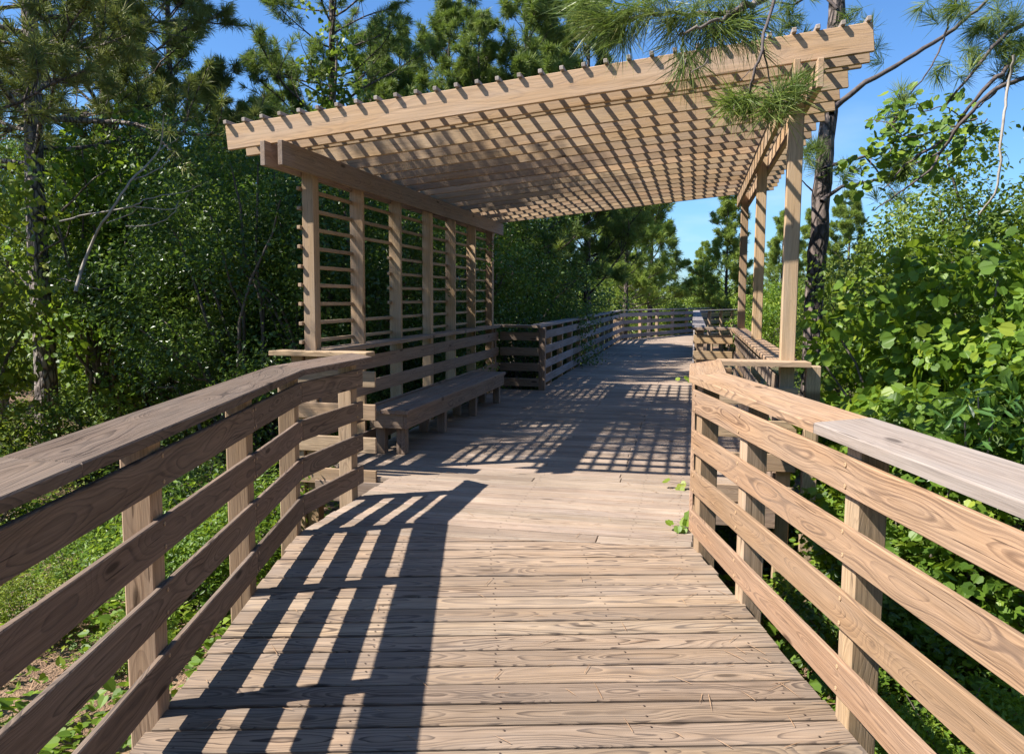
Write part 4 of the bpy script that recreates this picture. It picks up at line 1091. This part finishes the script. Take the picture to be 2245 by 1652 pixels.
needle_branch('pine_branch', 'bare dark pine limbs sweeping in from the right edge with a few needle tufts', [
    (pts(6.6, (2330, 20), (2244, 54), (2200, 78), (2133, 155), (2066, 243)), .024, .008),
    (pts(6.6, (2330, 20), (2244, 94), (2194, 162), (2150, 202), (2079, 297), (1998, 351), (1958, 391)), .026, .006),
    (pts(6.5, (2330, 110), (2244, 169), (2184, 196), (2116, 256), (2059, 337), (2039, 371), (1964, 428), (1910, 462)), .022, .004),
    (pts(6.6, (2140, 260), (2060, 285), (1990, 300), (1945, 270), (1898, 262)), .007, .003),
    (pts(6.6, (2095, 0), (2075, 60), (2050, 130), (2000, 200)), .010, .005),
    (pts(6.6, (2244, 110), (2190, 190), (2140, 240)), .012, .006),
    (pts(6.6, (2060, 335), (1985, 372), (1930, 420)), .008, .003)],
    [(2145, 60, -10, 20, 4, .05), (2062, 152, -15, 10, 3, .04), (1975, 215, 5, -20, 3, .04), (2130, 125, 10, -25, 6, .10), (2190, 60, 10, -20, 6, .12), (2215, 130, 10, -20, 7, .14), (2200, 20, 0, -20, 7, .16), (2110, 20, -10, 10, 5, .1),
     (2060, 15, -20, 5, 4, .1), (1975, 380, -10, 15, 4, .05), (2225, 90, 10, 10, 5, .1)],
    6.6, ND_GREEN, TWIG_DARK, n=60, ln=.19, wd=.004)
branch_thing('hanging_vine', 'pale rope-like vine hanging down at the right edge', 'vine', [
    (pts(6.3, (2225, 120), (2211, 189), (2197, 270), (2187, 405), (2147, 472)), .012, .008)], TWIG_PALE)

def leaf_strands(name, label, cat, strands, n, leaf, mat, seed):
    rng = np.random.default_rng(seed); t = thing(name, label, cat, strands[0][0])
    Ps, st = [], []
    for S_ in strands:
        P = np.array(S_); x = np.linspace(0, len(P) - 1, 24); Q = np.stack([np.interp(x, np.arange(len(P)), P[:, j]) for j in range(3)], 1) + rng.normal(size=(24, 3)) * .02
        st.append(tube(Q, np.linspace(.006, .003, 24), 5)); k = rng.integers(0, 24, n // len(strands)); Ps.append(Q[k] + rng.normal(size=(len(k), 3)) * np.array([.09, .09, .10]))
    P = np.concatenate(Ps)
    V, F, a = join([leaf_mesh('l', P, np.array([-.5, -.5, .6]) + rng.normal(size=P.shape) * .4, leaf * rng.uniform(.5, 1.2, len(P)), 'lobed', np.clip(rng.normal(.5, .22, len(P)), 0, 1), rng)])
    link('foliage', raw_mesh('foliage', V, F, {'lv': ('FLOAT', a)}), mat, t)
    for q in st: tube_obj('stem', [q], TWIG, t)
leaf_strands('grapevine', 'strands of grapevine leaves draped over the bare limbs against the sky at right', 'vine', [
    pts(6.7, (2100, 262), (2060, 232), (2000, 236), (1965, 262), (1935, 300)), pts(6.7, (2040, 330), (1990, 320), (1930, 345), (1885, 366), (1862, 384)),
    pts(6.8, (2160, 262), (2120, 300), (2090, 350), (2060, 380)), pts(6.7, (1965, 262), (1955, 310), (1960, 350))], 300, .085, LF_GRAPE, 33)
bush(B_FINE[0], 'tall fine-leaved shrub at the right edge under the bare limbs', 2190, 8.6, 1.16, LF_MID, name='tall_shrub')
bush(B_FINE[1], 'fine-leaved shrub rising left of the right edge, tops against the sky', 2095, 9.2, 1.00, LF_MID, name='tall_shrub')
bush(B_FINE[0], 'dark fine-leaved shrub cut by the right edge of the photo', 2330, 7.0, 1.10, LF_MID, name='tall_shrub')
bush(B_FINE[1], 'pale feathery shrub right behind the dark pine trunk', 1880, 12.8, 0.78, LF_YEL)
bush(B_MID[1], 'bright shrub on the ground between the dark trunk and the right railing', 1925, 9.4, 0.30, LF_YEL)
bush(B_VINE[0], 'broad-leaved grapevine mass in the middle of the right thicket', 2080, 6.6, 1.05, LF_GRAPE, name='grapevine', cat='vine')
bush(B_VINE[1], 'bright grapevine spilling toward the railing at the right edge', 2230, 5.7, 1.00, LF_GRAPE, name='grapevine', cat='vine')
bush(B_VINE[2], 'darker grapevine drooping right of the dark pine trunk', 1990, 8.2, 0.95, LF_GRAPE, name='grapevine', cat='vine')
bush(B_VINE[0], 'low grapevine leaves just above the pale top board', 2040, 5.2, (0.75, 0.75, 0.62), LF_GRAPE, name='grapevine', cat='vine')
bush(B_BAY[0], 'glossy dark-leaved shrub at the right edge over the pale top board', 2200, 5.0, 0.80, LF_GLOSS)
bush(B_FINE[0], 'small-leaved shrub close behind the pale top board', 2110, 5.4, (0.6, 0.6, 0.50), LF_MID)
bush(B_LOW[1], 'low shrub seen through the right railing beside its middle post', 1960, 4.9, 0.75, LF_DARK)
bush(B_LOW[2], 'low shrub seen through the right railing near the lower right corner', 2160, 3.7, 0.55, LF_GRAPE)
bush(B_LOW[0], 'low shrub in the shade below the right alcove floor', 1760, 7.2, 0.6, LF_DARK)

# a pine outside the photo at left throws the dappled shade over the pavilion
pine(P_NEAR[0], 'pine outside the left edge shading the pavilion', -300, 8.9, 0.86, ND_OLIVE, 1.0)

# woods standing round the clearing beside and behind the camera
rngs = np.random.default_rng(15); parts = []
for k in range(150):
    a = rngs.uniform(math.radians(34), math.radians(292)); R_ = rngs.uniform(8.5, 15)
    sunside = abs((math.degrees(a) - 251 + 180) % 360 - 180) < 50
    R_ += 4.5 if sunside else 0; h = rngs.uniform(3.5, 5.5) if sunside else rngs.uniform(6, 12)
    c = np.array([math.sin(a) * R_, math.cos(a) * R_ + 1.0, GZ + h * .5])
    n = 420; D_ = rngs.normal(size=(n, 3)); D_ /= np.linalg.norm(D_, axis=1, keepdims=True)
    P = c + D_ * rngs.random(n)[:, None] ** .5 * np.array([1.7, 1.7, h * .55])
    parts.append(leaf_mesh('w', P, D_ + np.array([0, 0, .5]) + rngs.normal(size=(n, 3)) * .4, rngs.uniform(.22, .42, n), 'diamond', np.clip(rngs.normal(.4, .2, n), 0, 1), rngs))
V, F, a = join(parts)
tag(link('surrounding_woods', raw_mesh('surrounding_woods', V, F, {'lv': ('FLOAT', a)}), LF_DARK), 'woods closing round the clearing beside and behind the viewer', 'woods', kind='stuff')

# ------------------------------------------------------------------ ground cover
def cover(name, label, n, fn, kind, leaf, mat, zr=(0.02, 0.16), seed=3, lv0=.4, upn=1.2):
    rng = np.random.default_rng(seed)
    P = fn(rng, n); P = np.column_stack([P, ground_z(P[:, 0], P[:, 1]) + rng.uniform(*zr, len(P))])
    N = np.array([0, 0, upn]) + rng.normal(size=P.shape) * .5
    V, F, a = join([leaf_mesh('c', P, N, leaf * rng.uniform(.6, 1.25, len(P)), kind, np.clip(rng.normal(lv0, .22, len(P)), 0, 1), rng)])
    return tag(link(name, raw_mesh(name, V, F, {'lv': ('FLOAT', a)}), mat), label, 'ground cover', kind='stuff')
def clumpy(x0, x1, y0, y1, nc, sd, ok):
    def fn(rng, n):
        C = np.column_stack([rng.uniform(x0, x1, nc), rng.uniform(y0, y1, nc)])
        P = C[rng.integers(0, nc, n)] + rng.normal(size=(n, 2)) * sd
        return P[ok(P)]
    return fn
near_left = lambda P: (P @ NN < cL - 0.12) & (P[:, 0] < XL - 0.1)
right_side = lambda P: (P @ NN > cR + 0.10) & (P[:, 0] > XR + 0.1)
cover('vine_cover', 'bright trailing vine leaves on the ground beyond the left railing', 11000, clumpy(-9, -1.2, 0.5, 9, 80, .30, near_left), 'heart', .075, LF_GRAPE, (0.02, .20), 3)
cover('herb_cover', 'small yellow green herbs scattered over pine litter at left', 11000, clumpy(-9, -1.2, 0.5, 10, 90, .28, near_left), 'oval', .05, LF_YEL, (0.02, .22), 4)
cover('vine_cover', 'trailing leaves on the shaded ground right of the railing', 14000, clumpy(0.3, 6, 0.5, 12, 110, .35, right_side), 'lobed', .085, LF_GRAPE, (0.02, .35), 5)
cover('herb_cover', 'mixed small herbs on the ground right of the walkway', 22000, clumpy(0.3, 9, 0.5, 26, 160, .5, right_side), 'oval', .06, LF_MID, (0.02, .45), 6)
cover('herb_cover', 'undergrowth leaves below the thicket behind the pavilion', 26000, clumpy(-14, -3.4, 7, 30, 200, .5, lambda P: P[:, 0] < AL - .2), 'oval', .075, LF_DARK, (0.02, .5), 7)
def litter():
    rng = np.random.default_rng(9); n = 22000
    P = np.column_stack([rng.uniform(-8, 6, n), rng.uniform(0.3, 12, n)]); P = np.column_stack([P, ground_z(P[:, 0], P[:, 1]) + rng.uniform(0.005, .04, n)])
    a = rng.uniform(0, 6.28, n); D = np.stack([np.cos(a), np.sin(a), rng.normal(size=n) * .12], 1); S_ = np.cross(D, [0, 0, 1]) * .003
    L = rng.uniform(.08, .2, n)[:, None]
    V = np.stack([P - S_, P + S_, P + D * L + S_ * .4, P + D * L - S_ * .4], 1).reshape(-1, 3)
    F = (np.arange(n) * 4)[:, None] + np.arange(4)[None]
    return tag(link('pine_litter', raw_mesh('pine_litter', V, [F]), make_simple('dead_needle', (0.30, 0.17, 0.09), (0.45, 0.29, 0.17), 5)), 'brown fallen pine needles covering the forest floor', 'litter', kind='stuff')
litter()
def deck_litter():
    rng = np.random.default_rng(19); n = 420
    s_ = rng.uniform(1.5, 14, n); x = np.where(rng.random(n) < .5, rng.uniform(-2.3, 0, n), np.where(rng.random(n) < .5, -2.35 + rng.exponential(.15, n), -0.03 - rng.exponential(.15, n)))
    P = np.column_stack([x, s_, np.full(n, .006)])
    nr = s_ < 4.6
    c = P[nr]; e = (c[:, 0] - XL) / (XR - XL); P[nr, :2] = (NN[None] * (cL + (cR - cL) * e)[:, None] + DN[None] * c[:, 1:2])
    a = rng.uniform(0, 6.28, n); D = np.stack([np.cos(a), np.sin(a), np.zeros(n)], 1); S_ = np.cross(D, [0, 0, 1]) * .0014
    L = rng.uniform(.05, .15, n)[:, None]; up = np.array([0, 0, .0015])
    V = np.stack([P - S_, P + S_, P + D * L * .5 + S_ + up, P + D * L, P + D * L * .5 - S_ + up], 1).reshape(-1, 3)
    F = (np.arange(n) * 5)[:, None] + np.arange(5)[None]
    tag(link('fallen_needles', raw_mesh('fallen_needles', V, [F]), bpy.data.materials['dead_needle']), 'thin fallen pine needles scattered over the deck boards', 'litter', kind='stuff')
deck_litter()

# vine sprigs creeping onto the deck
def sprig(label, p, n, size, spread, seed, mat=LF_GRAPE):
    rng = np.random.default_rng(seed); t = thing('vine_sprig', label, 'sprig', p)
    P = np.column_stack([rng.normal(size=n) * spread, rng.normal(size=n) * spread * .6, rng.uniform(.02, .02 + spread * 1.1, n)])
    V, F, a = join([leaf_mesh('s', P, np.array([-.3, -.8, .9]) + rng.normal(size=(n, 3)) * .35, size * rng.uniform(.7, 1.2, n), 'lobed', np.clip(rng.normal(.6, .2, n), 0, 1), rng)])
    link('foliage', raw_mesh('foliage', V, F, {'lv': ('FLOAT', a)}), mat, t, (0, 0, 0))
    st = [tube(np.array([[.15, .02, .0], P[i] * .5 + [.08, 0, .01], P[i]]), np.array([.003, .002, .0015]), 4) for i in range(n)]
    tube_obj('stem', st, TWIG, t, (0, 0, 0))
q = at_z(1495, 1166, 0.0)
sprig('green vine sprig with a reddish leaf on the deck by the right railing', q, 8, .075, .05, 1)
sprig('small yellow vine sprig on the deck farther along the right railing', at_z(1500, 1073, 0.0), 5, .06, .05, 2, LF_YEL)
sprig('tiny vine tip poking onto the deck beside the right alcove', at_z(1505, 838, 0.0), 4, .09, .07, 3)
